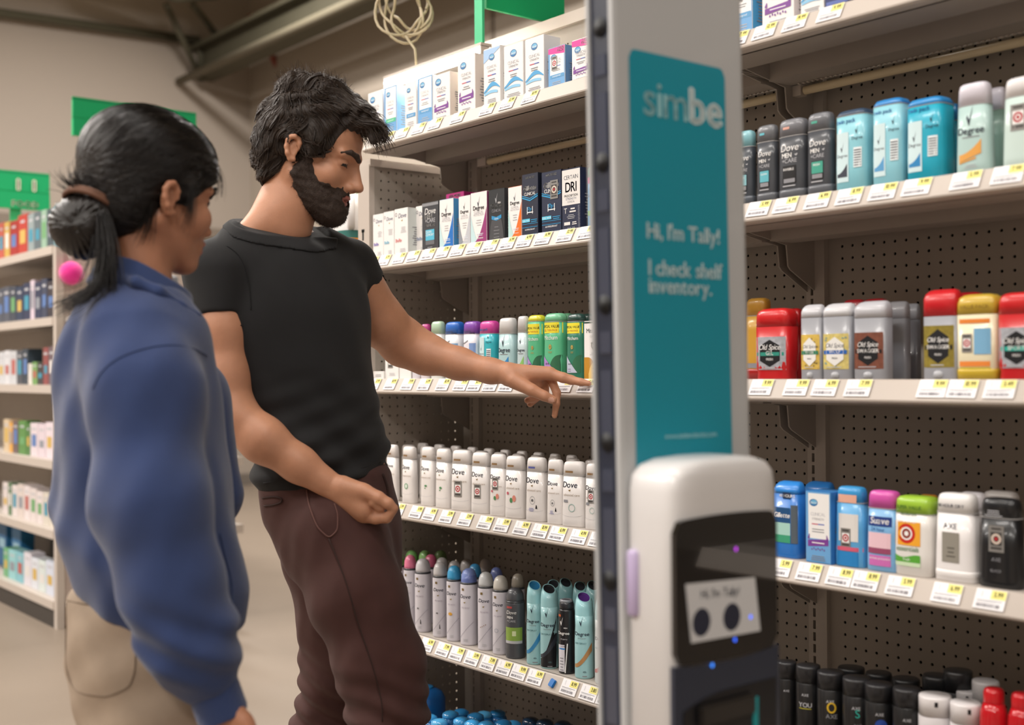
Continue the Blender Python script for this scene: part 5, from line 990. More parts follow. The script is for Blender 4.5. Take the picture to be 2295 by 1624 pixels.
# ================================================================== people: smooth implicit surfaces meshed with surface nets
def PC(px, py, d): return np.array([(px-CX)/FPX*d, -(py-CY)/FPX*d, d])     # camera-space metres (x right, y up, z away)
def to_world(v): return CAM+v[:, 0:1]*RV+v[:, 1:2]*UV+v[:, 2:3]*FV
def smin(a, b, k):
    h = np.clip(.5+.5*(b-a)/k, 0, 1); return b*(1-h)+a*h-k*h*(1-h)
def smax(a, b, k): return -smin(-a, -b, k)
def cone(a, b, ra, rb):
    a = np.asarray(a, float); b = np.asarray(b, float); ab = b-a; L = ab@ab+1e-12
    def f(p):
        t = np.clip(((p-a)@ab)/L, 0, 1); return np.sqrt(((p-a-t[:, None]*ab)**2).sum(1))-(ra+(rb-ra)*t)
    f.bb = (np.minimum(a-ra, b-rb), np.maximum(a+ra, b+rb)); return f
def ell(c, r, R=None):
    c = np.asarray(c, float); r = np.asarray(r, float)
    def f(p):
        q = p-c
        if R is not None: q = q@R.T
        k0 = np.sqrt(((q/r)**2).sum(1)); k1 = np.sqrt(((q/r**2)**2).sum(1))+1e-9; return k0*(k0-1)/k1
    m = r.max(); f.bb = (c-m, c+m); return f
def U(fs, k=.01):
    def f(p):
        d = fs[0](p)
        for g in fs[1:]: d = smin(d, g(p), k)
        return d
    f.bb = (np.min([g.bb[0] for g in fs], axis=0), np.max([g.bb[1] for g in fs], axis=0)); return f
def path(pts, rs, k=.01): return U([cone(pts[i], pts[i+1], rs[i], rs[i+1]) for i in range(len(pts)-1)], k)
def sub(f, g, k=.006):
    h = lambda p: smax(f(p), -g(p), k); h.bb = f.bb; return h
def disp(f, n):
    h = lambda p: f(p)+n(p); h.bb = (f.bb[0]-.01, f.bb[1]+.01); return h
def off(f, a):
    h = lambda p: f(p)-a; h.bb = (f.bb[0]-a, f.bb[1]+a); return h
def stack(keys, e1, e2):
    """keys: (centre, a along e1, b along e2) ordered from top down"""
    ks = sorted(keys, key=lambda q: q[0][1]); Y = np.array([q[0][1] for q in ks]); Cc = np.array([q[0] for q in ks]); A = np.array([q[1] for q in ks]); B = np.array([q[2] for q in ks])
    def ip(y, V):
        return np.interp(y, Y, V)
    # smooth the keys by resampling with a spline-like filter
    yy = np.linspace(Y[0], Y[-1], 60); w = np.array([.25, .5, .25])
    def sm(V):
        v = np.interp(yy, Y, V)
        for _ in range(20): v[1:-1] = .25*v[:-2]+.5*v[1:-1]+.25*v[2:]
        return v
    cx_, cz_, a_, b_ = sm(Cc[:, 0]), sm(Cc[:, 2]), sm(A), sm(B)
    def f(p):
        y = np.clip(p[:, 1], Y[0], Y[-1]); c = np.stack([np.interp(y, yy, cx_), np.zeros_like(y), np.interp(y, yy, cz_)], 1); q = p-c; q[:, 1] = 0
        a = np.interp(y, yy, a_); b = np.interp(y, yy, b_); u = q@e1; v = q@e2
        k0 = np.sqrt((u/a)**2+(v/b)**2); k1 = np.sqrt((u/a**2)**2+(v/b**2)**2)+1e-9; d = k0*(k0-1)/k1
        dy = np.maximum(Y[0]-p[:, 1], p[:, 1]-Y[-1]); return smax(d, dy, .03)
    m = max(A.max(), B.max()); f.bb = (np.array([Cc[:, 0].min()-m, Y[0], Cc[:, 2].min()-m]), np.array([Cc[:, 0].max()+m, Y[-1], Cc[:, 2].max()+m])); return f
def waves(seed, amp, ks, n=7, stretch=(1, 1, 1)):
    rs = np.random.RandomState(seed); K = rs.randn(n, 3)*np.array(stretch); K = K/np.linalg.norm(K, axis=1)[:, None]*rs.uniform(ks[0], ks[1], (n, 1)); ph = rs.uniform(0, 6.28, n)
    return lambda p: amp*np.sin(p@K.T+ph).sum(1)/math.sqrt(n)
def mesh_sdf(f, h, pad=.01, clip=None):
    lo, hi = np.asarray(f.bb[0])-pad, np.asarray(f.bb[1])+pad
    if clip is not None: lo = np.maximum(lo, clip[0]); hi = np.minimum(hi, clip[1])
    B = 8; n = np.ceil((hi-lo)/h/B).astype(int)*B; N = n+1
    D = np.ones(tuple(N), np.float32)
    nb = n//B
    gi = np.stack(np.meshgrid(*[np.arange(q) for q in nb], indexing='ij'), -1).reshape(-1, 3)
    dc = f(lo+(gi+.5)*B*h); act = np.abs(dc) < B*h*.87*1.7
    loc = np.stack(np.meshgrid(*[np.arange(B+1)]*3, indexing='ij'), -1).reshape(-1, 3)
    for g in gi[(~act) & (dc < 0)]: D[g[0]*B:g[0]*B+B+1, g[1]*B:g[1]*B+B+1, g[2]*B:g[2]*B+B+1] = -1
    ga = gi[act]
    for s in range(0, len(ga), 256):
        q = ga[s:s+256]; idx = (q[:, None, :]*B+loc[None]).reshape(-1, 3); d = f(lo+idx*h); D[idx[:, 0], idx[:, 1], idx[:, 2]] = d
    ins = D < 0
    c = sum(ins[i:N[0]-1+i, j:N[1]-1+j, k:N[2]-1+k].astype(np.int8) for i in (0, 1) for j in (0, 1) for k in (0, 1))
    cells = np.argwhere((c > 0) & (c < 8)); ci = -np.ones(tuple(n), np.int64); ci[cells[:, 0], cells[:, 1], cells[:, 2]] = np.arange(len(cells))
    acc = np.zeros((len(cells), 3)); cnt = np.zeros(len(cells))
    co = [(i, j, k) for i in (0, 1) for j in (0, 1) for k in (0, 1)]
    for a in co:
        for ax in range(3):
            if a[ax]: continue
            b = list(a); b[ax] = 1
            da = D[cells[:, 0]+a[0], cells[:, 1]+a[1], cells[:, 2]+a[2]]; db = D[cells[:, 0]+b[0], cells[:, 1]+b[1], cells[:, 2]+b[2]]
            mk = (da < 0) != (db < 0); t = np.where(mk, da/(da-db+1e-12), 0); pt = np.array(a, float)[None].repeat(len(cells), 0); pt[:, ax] += t
            acc[mk] += pt[mk]; cnt[mk] += 1
    V = lo+(cells+acc/np.maximum(cnt, 1)[:, None])*h
    F = []
    for ax in range(3):
        s0 = [slice(0, N[0]), slice(0, N[1]), slice(0, N[2])]; s1 = list(s0); s0[ax] = slice(0, N[ax]-1); s1[ax] = slice(1, N[ax])
        A_, B_ = ins[tuple(s0)], ins[tuple(s1)]; e = np.argwhere(A_ != B_); u, v = (ax+1) % 3, (ax+2) % 3
        ok = (e[:, u] > 0) & (e[:, v] > 0) & (e[:, u] < n[u]) & (e[:, v] < n[v]); e = e[ok]; sg = A_[e[:, 0], e[:, 1], e[:, 2]]
        q = []
        for (du, dv) in ((-1, -1), (0, -1), (0, 0), (-1, 0)):
            c_ = e.copy(); c_[:, u] += du; c_[:, v] += dv; q.append(ci[c_[:, 0], c_[:, 1], c_[:, 2]])
        q = np.stack(q, 1); q[~sg] = q[~sg][:, ::-1]; F.append(q)
    F = np.concatenate(F); F = F[(F >= 0).all(1)]
    return V, F
def smooth(V, F, it=2, lam=.5):
    e = np.concatenate([F[:, [0, 1]], F[:, [1, 2]], F[:, [2, 3]], F[:, [3, 0]]]); e = np.concatenate([e, e[:, ::-1]])
    for _ in range(it):
        s = np.zeros_like(V); c = np.zeros(len(V)); np.add.at(s, e[:, 0], V[e[:, 1]]); np.add.at(c, e[:, 0], 1); V = V+lam*(s/np.maximum(c, 1)[:, None]-V)
    return V
def normals(V, F):
    n = np.cross(V[F[:, 2]]-V[F[:, 0]], V[F[:, 3]]-V[F[:, 1]]); N = np.zeros_like(V)
    for k in range(4): np.add.at(N, F[:, k], n)
    return N/(np.linalg.norm(N, axis=1)[:, None]+1e-12)
def skin_obj(name, parts, mats_, parent, matfn=None):
    """parts: list of (V,F) in camera space -> one mesh object under parent"""
    V = []; F = []; n = 0
    for (v, f) in parts: V.append(v); F.append(f+n); n += len(v)
    V = np.concatenate(V); F = np.concatenate(F); W = to_world(V)-np.array(parent.location)
    me = bpy.data.meshes.new(name); me.vertices.add(len(W)); me.vertices.foreach_set('co', W.astype(np.float32).ravel())
    me.loops.add(F.size); me.loops.foreach_set('vertex_index', F.astype(np.int32).ravel()); me.polygons.add(len(F)); me.polygons.foreach_set('loop_start', np.arange(0, F.size, 4, dtype=np.int32)); me.polygons.foreach_set('loop_total', np.full(len(F), 4, np.int32))
    for m_ in mats_: me.materials.append(m_)
    if matfn is not None: me.polygons.foreach_set('material_index', matfn(V[F].mean(1)).astype(np.int32))
    me.polygons.foreach_set('use_smooth', np.ones(len(F), bool)); me.update(calc_edges=True); me.validate()
    o = bpy.data.objects.new(name, me); COL.objects.link(o); o.parent = parent; return o
def strands_obj(name, P, rad, material, parent, stuff=True):
    """P: (S,K,3) camera-space polylines; 3-sided tapered tubes, all in one mesh"""
    S_, K_, _ = P.shape; T = np.gradient(P, axis=1); T /= np.linalg.norm(T, axis=2)[..., None]+1e-9; up = np.array([.3, .5, .8]); A_ = np.cross(T, up); A_ /= np.linalg.norm(A_, axis=2)[..., None]+1e-9; B_ = np.cross(T, A_)
    r = rad*np.linspace(1, .25, K_)[None, :, None]; ring = [P+r*(math.cos(t)*A_+math.sin(t)*B_) for t in (0, 2.094, 4.189)]
    V = np.stack(ring, 2).reshape(-1, 3); base = (np.arange(S_)[:, None]*K_+np.arange(K_-1)[None])*3; F = []
    for k in range(3):
        k2 = (k+1) % 3; F.append(np.stack([base+k, base+k2, base+3+k2, base+3+k], -1).reshape(-1, 4))
    o = skin_obj(name, [(V, np.concatenate(F))], [material], parent)
    if stuff: o['kind'] = 'stuff'
    return o
def hit(f, px, py, d0=1.2, d1=4.0):
    r = PC(px, py, 1.0); t = d0
    for _ in range(90):
        dd = float(f((r*t)[None])[0])
        if dd < .0006: return r*t
        t += max(dd*.7, .0006)
        if t > d1: break
    return None
def seam(f, pts, r, material, name, parent, n=6, lift=.001):
    out = []
    for i in range(len(pts)-1):
        for k in range(n):
            t = k/n; q = hit(f, pts[i][0]+(pts[i+1][0]-pts[i][0])*t, pts[i][1]+(pts[i+1][1]-pts[i][1])*t)
            if q is not None: out.append(q*(1-lift/2.3))
    if len(out) < 3: return None
    out = np.array(out)
    for _ in range(6): out[1:-1] = .25*out[:-2]+.5*out[1:-1]+.25*out[2:]
    W = to_world(np.array(out))-np.array(parent.location); m = MB(); m.tube(list(W), r, material, 6); return m.build(name, parent)
# ------------------------------------------------------------------ heads
class Head:
    def __init__(s, O, yaw_away, pitch, sc=1.0, male=True):
        s.O = O; s.sc = sc; y = yaw_away; fh = np.array([math.cos(y), 0, math.sin(y)]); up = np.array([0, 1.0, 0])
        s.f = math.cos(pitch)*fh-math.sin(pitch)*up; s.u = math.cos(pitch)*up+math.sin(pitch)*fh; s.n = np.array([math.sin(y), 0, -math.cos(y)]); s.R = np.stack([s.f, s.u, s.n]); s.male = male
    def L(s, p): return (p-s.O)@s.R.T/s.sc
    def W(s, q): return s.O+np.asarray(q, float)@s.R*s.sc
    def wrap(s, g):
        h = lambda p: g(s.L(p))*s.sc
        lo, hi = g.bb; c = np.array([[x, y, z] for x in (lo[0], hi[0]) for y in (lo[1], hi[1]) for z in (lo[2], hi[2])]); w_ = s.W(c); h.bb = (w_.min(0), w_.max(0)); return h
    def skull(s):
        m = s.male
        fs = [ell((-.012, .038, 0), (.098, .083, .075)), ell((.034, .042, 0), (.056, .056, .06)), ell((.03, -.03, 0), (.062, .07, .056)), ell((.034, -.074, 0), (.05, .036, .044)), ell((.074, -.101, 0), (.019, .017, .021)), ell((.08, -.07, 0), (.016, .022, .024))]
        for z in (-1, 1):
            fs += [cone((-.008, -.05, .05*z), (.066, -.102, .013*z), .02, .015), ell((.056, -.032, .041*z), (.022, .021, .019)) if m else ell((.058, -.034, .043*z), (.028, .028, .022))]
            fs += [cone((.089, .016, .010*z), (.074, .015, .047*z), .010 if m else .006, .008)]
        return U(fs, .016)
    def face(s):
        m = s.male; g = s.skull()
        nose = U([cone((.076, .002, 0), (.092 if m else .08, -.034, 0), .010, .013), cone((.090 if m else .081, .006, 0), (.109 if m else .092, -.034, 0), .0078, .0098), ell((.111 if m else .094, -.040, 0), (.0125, .0095, .0115)), ell((.097, -.045, .0125), (.0105, .0085, .0075)), ell((.097, -.045, -.0125), (.0105, .0085, .0075))], .007)
        sk = U([ell((.096, -.001, .033), (.018, .011, .0165)), ell((.096, -.001, -.033), (.018, .011, .0165))], .004)
        g2 = sub(g, sk, .012)
        eyes = U([ell((.0705, -.002, .0325), (.0145, .0125, .0145)), ell((.0705, -.002, -.0325), (.0145, .0125, .0145))], .002)
        g3 = U([g2, eyes], .003); g4 = U([g3, nose], .008)
        g5 = sub(g4, U([ell((.104, -.0505, .006), (.006, .004, .0035)), ell((.104, -.0505, -.006), (.006, .004, .0035))], .002), .002)
        lips = U([ell((.0925, -.066, 0), (.0095, .0055, .019)), ell((.0895, -.0785, 0), (.0095, .0065, .0165))], .003)
        g6 = U([g5, lips], .004); g7 = sub(g6, ell((.104, -.0722, 0), (.017, .0026 if m else .001, .017)), .002)
        ears = []
        for z in (1, -1):
            E_ = [(-.009, -.004), (-.009, .008), (-.014, .0155), (-.022, .0185), (-.030, .0155), (-.035, .006), (-.034, -.008), (-.027, -.021), (-.019, -.030), (-.012, -.030)]
            ex, ey = (0, 0) if m else (.013, -.013)
            rim = path([(x*.92+ex, y*.92+ey, z*(.078+.006*(1 if 2 < i < 8 else 0))) for i, (x, y) in enumerate(E_)], [.004, .0042, .0045, .0045, .0045, .0045, .0045, .0048, .006, .005], .004)
            ears.append(sub(U([rim, ell((-.021+ex, -.008+ey, z*.075), (.013, .022, .0045))], .004), ell((-.014+ex, -.008+ey, z*.083), (.0075, .011, .006)), .003))
        out = U([g7]+ears, .004); return s.wrap(out)
M_skin = mat('#c08a6c', .5, noise=.10, scale=60, bump=.12, bscale=350, sss=.08); M_skinf = mat('#b07a5e', .5, noise=.09, scale=60, bump=.08, bscale=350, sss=.08); M_lip = M_lip; M_lips = mat('#a8665a', .45); M_lash = mat('#17110f', .5); M_nail = mat('#d9a894', .3)
M_hairm = mat('#281d16', .62, noise=.35, scale=25, bump=.5, bscale=200); M_hairs = mat('#3a2c21', .5); M_beard = mat('#33241b', .7, noise=.35, scale=200, bump=.8, bscale=500)
M_hairw = mat('#17110f', .38, noise=.35, scale=20, aniso=(1, 1, 5), bump=.35, bscale=150)
# ================================================================== the man
man = empty('person', tuple(at(770, 832, 2.5)*np.array([1, 1, 0])), 'bearded person in black t-shirt and maroon trousers pointing at a price tag', 'person')
hm = Head(PC(703, 346, 2.52), -.12, .31, 1.0, True)
headf = hm.face()
neck = U([cone(hm.W((-.022, -.045, 0)), PC(630, 505, 2.52), .055, .057), cone(PC(640, 470, 2.52), PC(622, 540, 2.53), .055, .056), cone(PC(600, 486, 2.49), PC(548, 535, 2.47), .028, .03)], .03)
headneck = U([headf, neck], .022)
# far arm, pointing
farm = [PC(785, 610, 2.66), PC(850, 718, 2.73), PC(905, 768, 2.78), PC(955, 793, 2.775), PC(1030, 815, 2.74), PC(1100, 831, 2.70), PC(1140, 836, 2.68)]
fa = path(farm, [.058, .0545, .0525, .045, .034, .0255, .0235], .02)
px = 1/1022.0
def HP(L, rr, dz): return path([PC(x, y, 2.665+d) for (x, y, d) in L], [r*px for r in rr], .004)
tip = onY(1321, 859, -14.0); dtip = float((tip-CAM)@FV)-2.665-.004
fhand = [U([cone(PC(1138, 836, 2.68), PC(1232, 836, 2.665), 23*px, 15*px), cone(PC(1140, 840, 2.685), PC(1222, 850, 2.70), 21*px, 13*px), cone(PC(1145, 845, 2.67), PC(1200, 862, 2.685), 20*px, 15*px)], .014)]
fhand.append(HP([(1230, 836, 0), (1262, 846, -.012), (1280, 851, -.014)], [13, 11.5, 10.5], 0)); fhand.append(HP([(1280, 851, -.014), (1302, 856, dtip*.6-.006), (1320, 859, dtip)], [10, 8.6, 6.4], 0))
fhand.append(HP([(1232, 842, .018), (1248, 880, .012), (1247, 905, .010), (1243, 931, .012)], [11, 9.2, 8, 6.6], 0))
fhand.append(HP([(1222, 850, .034), (1222, 884, .036), (1196, 893, .034), (1182, 897, .03)], [10, 9, 8.5, 7.5], 0))
fhand.append(HP([(1210, 856, .048), (1208, 888, .05), (1188, 905, .046)], [9, 8, 7.5], 0))
fhand.append(HP([(1152, 852, -.004), (1192, 874, -.020), (1220, 887, -.024), (1239, 896, -.022)], [19, 14, 11.5, 9.5], 0))
farm_f = U([fa]+fhand, .0045)
# near arm, hand half closed at the hip
narm = [PC(490, 620, 2.43), PC(498, 740, 2.41), PC(505, 840, 2.40), PC(524, 930, 2.39), PC(590, 985, 2.38), PC(670, 1040, 2.385), PC(752, 1095, 2.39)]
na = path(narm, [.058, .050, .0455, .0435, .0435, .034, .0255], .02)
px2 = 1/1140.0
def HN(L, rr): return path([PC(x, y, 2.385+d) for (x, y, d) in L], [r*px2 for r in rr], .004)
nhand = [U([cone(PC(752, 1095, 2.39), PC(812, 1140, 2.385), 29*px2, 28*px2), cone(PC(770, 1090, 2.38), PC(818, 1102, 2.372), 24*px2, 18*px2), cone(PC(780, 1120, 2.395), PC(808, 1155, 2.395), 27*px2, 17*px2)], .014)]
nhand.append(HN([(812, 1098, -.014), (848, 1115, -.022), (870, 1128, -.024), (884, 1139, -.022)], [17, 14.5, 12.5, 9.5]))
nhand.append(HN([(806, 1156, .006), (842, 1161, -.006), (867, 1160, -.014), (879, 1147, -.02)], [15, 13, 11.5, 9.5]))
nhand.append(HN([(812, 1148, .012), (846, 1148, .004), (852, 1136, -.014), (836, 1126, -.02)], [14, 12.5, 11, 10]))
nhand.append(HN([(812, 1140, .024), (842, 1136, .02), (840, 1122, -.004), (826, 1118, -.01)], [13, 12, 11, 9.5]))
nhand.append(HN([(812, 1128, .034), (835, 1124, .034), (834, 1114, .012), (822, 1112, .002)], [12, 11, 10, 9]))
narm_f = U([na]+nhand, .0035)
E1 = np.array([math.cos(.68), 0, math.sin(.68)]); E2 = np.array([math.sin(.68), 0, -math.cos(.68)])
tk = [(540, 630, .120, .078), (580, 632, .168, .097), (640, 642, .182, .108), (700, 650, .182, .118), (760, 656, .176, .12), (860, 676, .162, .116), (960, 706, .154, .115), (1050, 727, .150, .115), (1110, 730, .150, .115)]
torso = stack([(PC(x, y, 2.53), a, b) for (y, x, a, b) in tk], E1, E2)
shoul = U([cone(PC(600, 535, 2.50), PC(492, 608, 2.44), .05, .062), cone(PC(665, 540, 2.55), PC(778, 598, 2.65), .045, .060), cone(PC(560, 560, 2.49), PC(500, 640, 2.45), .06, .06)], .03)
pel = stack([(PC(728, 1040, 2.53), .146, .112), (PC(732, 1090, 2.53), .148, .114), (PC(745, 1170, 2.53), .148, .117), (PC(768, 1240, 2.52), .132, .112), (PC(785, 1310, 2.50), .115, .10)], E1, E2)
zf = lambda px_, d: PC(px_, 812+1.172/d*FPX*1.0+20, d)
legn = path([PC(752, 1180, 2.46), PC(800, 1330, 2.43), PC(850, 1480, 2.42), PC(868, 1590, 2.42), PC(872, 1760, 2.43), PC(862, 2000, 2.44)], [.104, .093, .083, .078, .072, .062], .03)
legf = path([PC(722, 1190, 2.60), PC(766, 1400, 2.63), PC(757, 1500, 2.65), PC(742, 1610, 2.68), PC(712, 1760, 2.72), PC(690, 1925, 2.76)], [.10, .085, .08, .076, .070, .060], .03)
core = U([off(torso, -.012), off(shoul, -.012), off(pel, -.012), off(legn, -.014), off(legf, -.014)], .02)
# --- meshes
bodyparts = []
V, F = mesh_sdf(headneck, .0023); V = smooth(V, F, 1); bodyparts.append((V, F))
V, F = mesh_sdf(farm_f, .0026); V = smooth(V, F, 1); bodyparts.append((V, F))
V, F = mesh_sdf(narm_f, .0026); V = smooth(V, F, 1); bodyparts.append((V, F))
V, F = mesh_sdf(core, .011); bodyparts.append((V, F))
nail_c = PC(1235, 896, 2.645-.0105); nail_i = PC(1316, 856, 2.665+dtip-.004)
def man_mat(c):
    q = hm.L(c); k = np.zeros(len(c), int)
    lip = (np.abs(q[:, 2]) < .02) & (q[:, 0] > .083) & (q[:, 1] < -.061) & (q[:, 1] > -.086); k[lip] = 1
    eye = (q[:, 0] > .074) & (np.abs(q[:, 1]+.0055) < .003) & (np.abs(np.abs(q[:, 2])-.0325) < .012); k[eye] = 2
    k[(((c-nail_c)/np.array([.0075, .0065, .006]))**2).sum(1) < 1] = 3
    return k
skin_obj('body', bodyparts, [M_skin, M_lips, M_lash, M_nail], man, man_mat)
# --- t-shirt
def planecut(f, p0, nrm, k=.004):
    nrm = np.asarray(nrm, float); nrm /= np.linalg.norm(nrm); h = lambda p: smax(f(p), (p-p0)@nrm, k); h.bb = f.bb; return h
def opened(f, c0, ax, arm, cl):
    ax = ax/np.linalg.norm(ax)
    def h(p):
        t = (p-c0)@ax; d = np.maximum(f(p), t); return np.maximum(d, -np.maximum(arm(p)-cl, -(t+.03)))
    h.bb = f.bb; return h
slv_n = opened(disp(cone(PC(488, 612, 2.43), PC(497, 770, 2.41), .069, .058), waves(21, .0018, (25, 70), 7)), PC(497, 741, 2.41), PC(505, 840, 2.40)-PC(498, 740, 2.41), na, .004)
slv_f = opened(cone(PC(780, 600, 2.66), PC(836, 690, 2.72), .064, .057), PC(822, 662, 2.705), PC(850, 718, 2.73)-PC(785, 610, 2.66), fa, .004)
def folds(p):
    # soft diagonal drag folds from the shoulder and at the waist
    y = p[:, 1]; lowr = np.clip((PC(0, 820, 2.5)[1]-y)/.2, 0, 1); u = p@E1
    return lowr*(.0055*np.sin(y*70+u*30+1.2*np.sin(u*25))+.004*np.sin(y*120-u*45+2))+.0022*np.sin(u*55+y*24)*(1-lowr)
sh = U([torso, off(shoul, .004)], .025)
sh = disp(disp(sh, waves(3, .0022, (18, 55), 8, (1, .6, 1))), folds)
sh = planecut(sh, PC(730, 1072, 2.53), np.array([.13, -1, .05]))
shc = U([sh, slv_n, slv_f], .012)
na0 = PC(634, 512, 2.51); nup = (PC(655, 430, 2.52)-PC(622, 530, 2.51)); nup /= np.linalg.norm(nup)
c_l, c_f, c_r = PC(547, 493, 2.49), PC(648, 536, 2.445), PC(694, 519, 2.55); cn = np.cross(c_r-c_l, c_f-c_l); cn = cn/np.linalg.norm(cn); cn = cn if cn[1] > 0 else -cn
def nhole(p):
    q = p-na0; t = q@nup; r = np.linalg.norm(q-np.outer(t, nup), axis=1); return np.maximum(-((p-c_f)@cn), r-.098)
nhole.bb = shc.bb
shirt = sub(shc, nhole, .003)
V, F = mesh_sdf(shirt, .0042); V = smooth(V, F, 2)
M_shirt = mat('#151517', .88, noise=.12, scale=50, bump=.25, bscale=900, sheen=.04)
skin_obj('t_shirt', [(V, F)], [M_shirt], man)
M_seam = mat('#141416', .9)
seam(shirt, [(508, 550), (532, 566), (548, 592), (557, 630), (561, 665), (562, 700)], .0009, M_seam, 'sleeve_seam', man); seam(shirt, [(438, 726), (495, 732), (553, 728)], .0013, M_seam, 'sleeve_hem', man)
def colf(p):
    q = p-na0; tt = q@nup; r = np.linalg.norm(q-np.outer(tt, nup), axis=1); t = (p-c_f)@cn
    d = np.maximum(np.maximum(shc(p)-.0028, np.abs(t+.0085)-.0085), r-.118); return np.maximum(d, -(shc(p)+.010))
colf.bb = (na0-.14, na0+.14)
V, F = mesh_sdf(colf, .0026); V = smooth(V, F, 1); skin_obj('collar', [(V, F)], [M_shirt], man)
seam(shirt, [(590, 1082), (680, 1072), (790, 1056), (868, 1030)], .0013, M_seam, 'bottom_hem', man)
# --- trousers
tr = U([pel, legn, legf], .02)
kn = PC(868, 1600, 2.42)
def trw(p):
    y = p[:, 1]; low = np.clip((PC(0, 1440, 2.45)[1]-y)/.15, 0, 1); g = .0025*np.sin(p[:, 0]*34+p[:, 1]*22+p[:, 2]*15)+.0022*np.sin(p[:, 0]*-41+p[:, 1]*35)
    return g+low*(.0065*np.sin(p[:, 1]*120+p[:, 0]*38+1.5*np.sin(p[:, 0]*30)))
tr = disp(tr, trw); tr = disp(tr, waves(11, .0008, (80, 160), 8))
tr = planecut(tr, PC(730, 1052, 2.53), np.array([-.1, 1, 0]))
V, F = mesh_sdf(tr, .0052); V = smooth(V, F, 2)
M_tr = mat('#492b27', .85, noise=.15, scale=30, bump=.3, bscale=1100, sheen=.04); M_trs = mat('#36231f', .9)
skin_obj('trousers', [(V, F)], [M_tr], man)
seam(tr, [(687, 1098), (692, 1130), (710, 1180), (737, 1206), (757, 1188), (757, 1150), (748, 1125)], .0016, mat('#6a4a44', .9), 'front_pocket', man, n=8)
seam(tr, [(737, 1206), (775, 1300), (800, 1390), (835, 1490), (856, 1570), (857, 1623)], .0014, M_trs, 'side_seam', man, n=8)
seam(tr, [(587, 1116), (612, 1112), (632, 1116), (631, 1126), (610, 1132), (588, 1134)], .0018, M_trs, 'back_pocket', man)
seam(tr, [(858, 1062), (868, 1090), (874, 1130)], .003, M_trs, 'fly_seam', man)
# --- shoes
def shoe(px_, d, dirv):
    c = at(px_, 832, d); c[2] = 0; dv = np.array(dirv, float); dv /= np.linalg.norm(dv); m = MB()
    e_ = c-np.array(man.location)
    secs_ = [(0, .15, .05, 2.6, .06, 0), (.025, .152, .052, 2.6, .06, 0), (.05, .13, .047, 2.6, .045, 0), (.085, .085, .043, 2.4, .0, 0), (.11, .06, .042, 2.2, -.02, 0)]
    m.loft(secs_, mat('#2a2624', .6), 28); o = m.build('shoe', man); o.location = e_; o.rotation_euler = (0, 0, math.atan2(dv[1], dv[0])); return o
fw = RV*.8-FV*.3
shoe(858, 2.44, fw); shoe(690, 2.76, fw)
# --- hair, beard, brows
cr = U([ell((-.020, .045, 0), (.108, .094, .088)), ell((-.066, .0, 0), (.058, .085, .078)), ell((-.066, -.052, 0), (.028, .042, .056)), ell((-.070, .118, .0), (.045, .034, .042)), ell((-.02, .132, .006), (.05, .028, .045)), ell((.04, .112, .0), (.05, .026, .055)), ell((.085, .088, .005), (.034, .02, .05)), cone((.075, .095, .03), (.112, .085, .036), .022, .012), cone((.112, .085, .036), (.122, .055, .034), .012, .005), cone((.1, .095, -.01), (.122, .08, -.01), .018, .007), cone((.018, .02, .072), (.014, -.022, .070), .008, .006)], .014)
cut = U([ell((.098, -.01, 0), (.068, .070, .11)), ell((.055, -.06, 0), (.085, .07, .13)), ell((-.020, -.018, .094), (.019, .040, .032)), ell((-.020, -.018, -.094), (.019, .040, .032)), ell((.0, -.075, 0), (.045, .05, .13))], .012)
cr = sub(cr, cut, .008)
def hairn(q): return .0045*np.sin(q[:, 0]*70+4*np.sin(q[:, 1]*35)+q[:, 2]*40)*np.sin(q[:, 1]*50+q[:, 2]*45)+.0022*np.sin(q[:, 2]*260+q[:, 1]*90+6*np.sin(q[:, 0]*40))
cr = disp(cr, hairn); crw = hm.wrap(cr); V, F = mesh_sdf(crw, .0028); V = smooth(V, F, 1)
skin_obj('hair', [(V, F)], [M_hairm], man)
rs = np.random.RandomState(4)
def flow_strands(H, g, q0, flow, length, K, lift, jit, pull=1.0):
    """lines that run along the implicit surface g (head space) following flow(q)"""
    n = len(q0); Q = np.zeros((n, K, 3)); q = q0.copy(); eps = .0015; off_ = rs.uniform(lift[0], lift[1], n); jn = rs.randn(n, 3)*jit
    def grad(q):
        G_ = np.stack([g(q+np.eye(3)[i]*eps)-g(q-np.eye(3)[i]*eps) for i in range(3)], 1); return G_/(np.linalg.norm(G_, axis=1)[:, None]+1e-9)
    for k in range(K):
        N = grad(q); d = g(q); q = q-N*((d-off_*(.3+k/K))*pull)[:, None]; Q[:, k] = q
        fl = flow(q)+jn+rs.randn(n, 3)*jit*.25; fl = fl-N*(fl*N).sum(1)[:, None]*.9; fl /= np.linalg.norm(fl, axis=1)[:, None]+1e-9; q = q+fl*(length/K)[:, None]
    return H.O+Q@H.R*H.sc
ql = hm.L(V); WH = np.array([-.055, .15, .02])
def mflow(q):
    d = q-WH; d /= np.linalg.norm(d, axis=1)[:, None]; sw_ = np.stack([np.sin(q[:, 1]*60+q[:, 2]*35), np.sin(q[:, 0]*55+q[:, 2]*30), np.sin(q[:, 0]*50+q[:, 1]*42)], 1)
    return d+.75*sw_+np.where((q[:, 0] > .0)[:, None], np.array([.8, .1, 0]), np.array([-.1, -.5, 0]))
ok = ~((ql[:, 0] > .045) & (ql[:, 1] < .075)); ii = np.where(ok)[0]
i1 = rs.choice(ii, 5200); strands_obj('hair_strands', flow_strands(hm, cr, ql[i1], mflow, rs.uniform(.02, .05, len(i1)), 8, (.0005, .006), .25), .00075, M_hairs, man)
i2 = rs.choice(ii, 420); strands_obj('hair_locks', flow_strands(hm, cr, ql[i2], mflow, rs.uniform(.03, .06, len(i2)), 9, (.0, .006), .3), .0034, M_hairm, man)
N_ = normals(V, F)
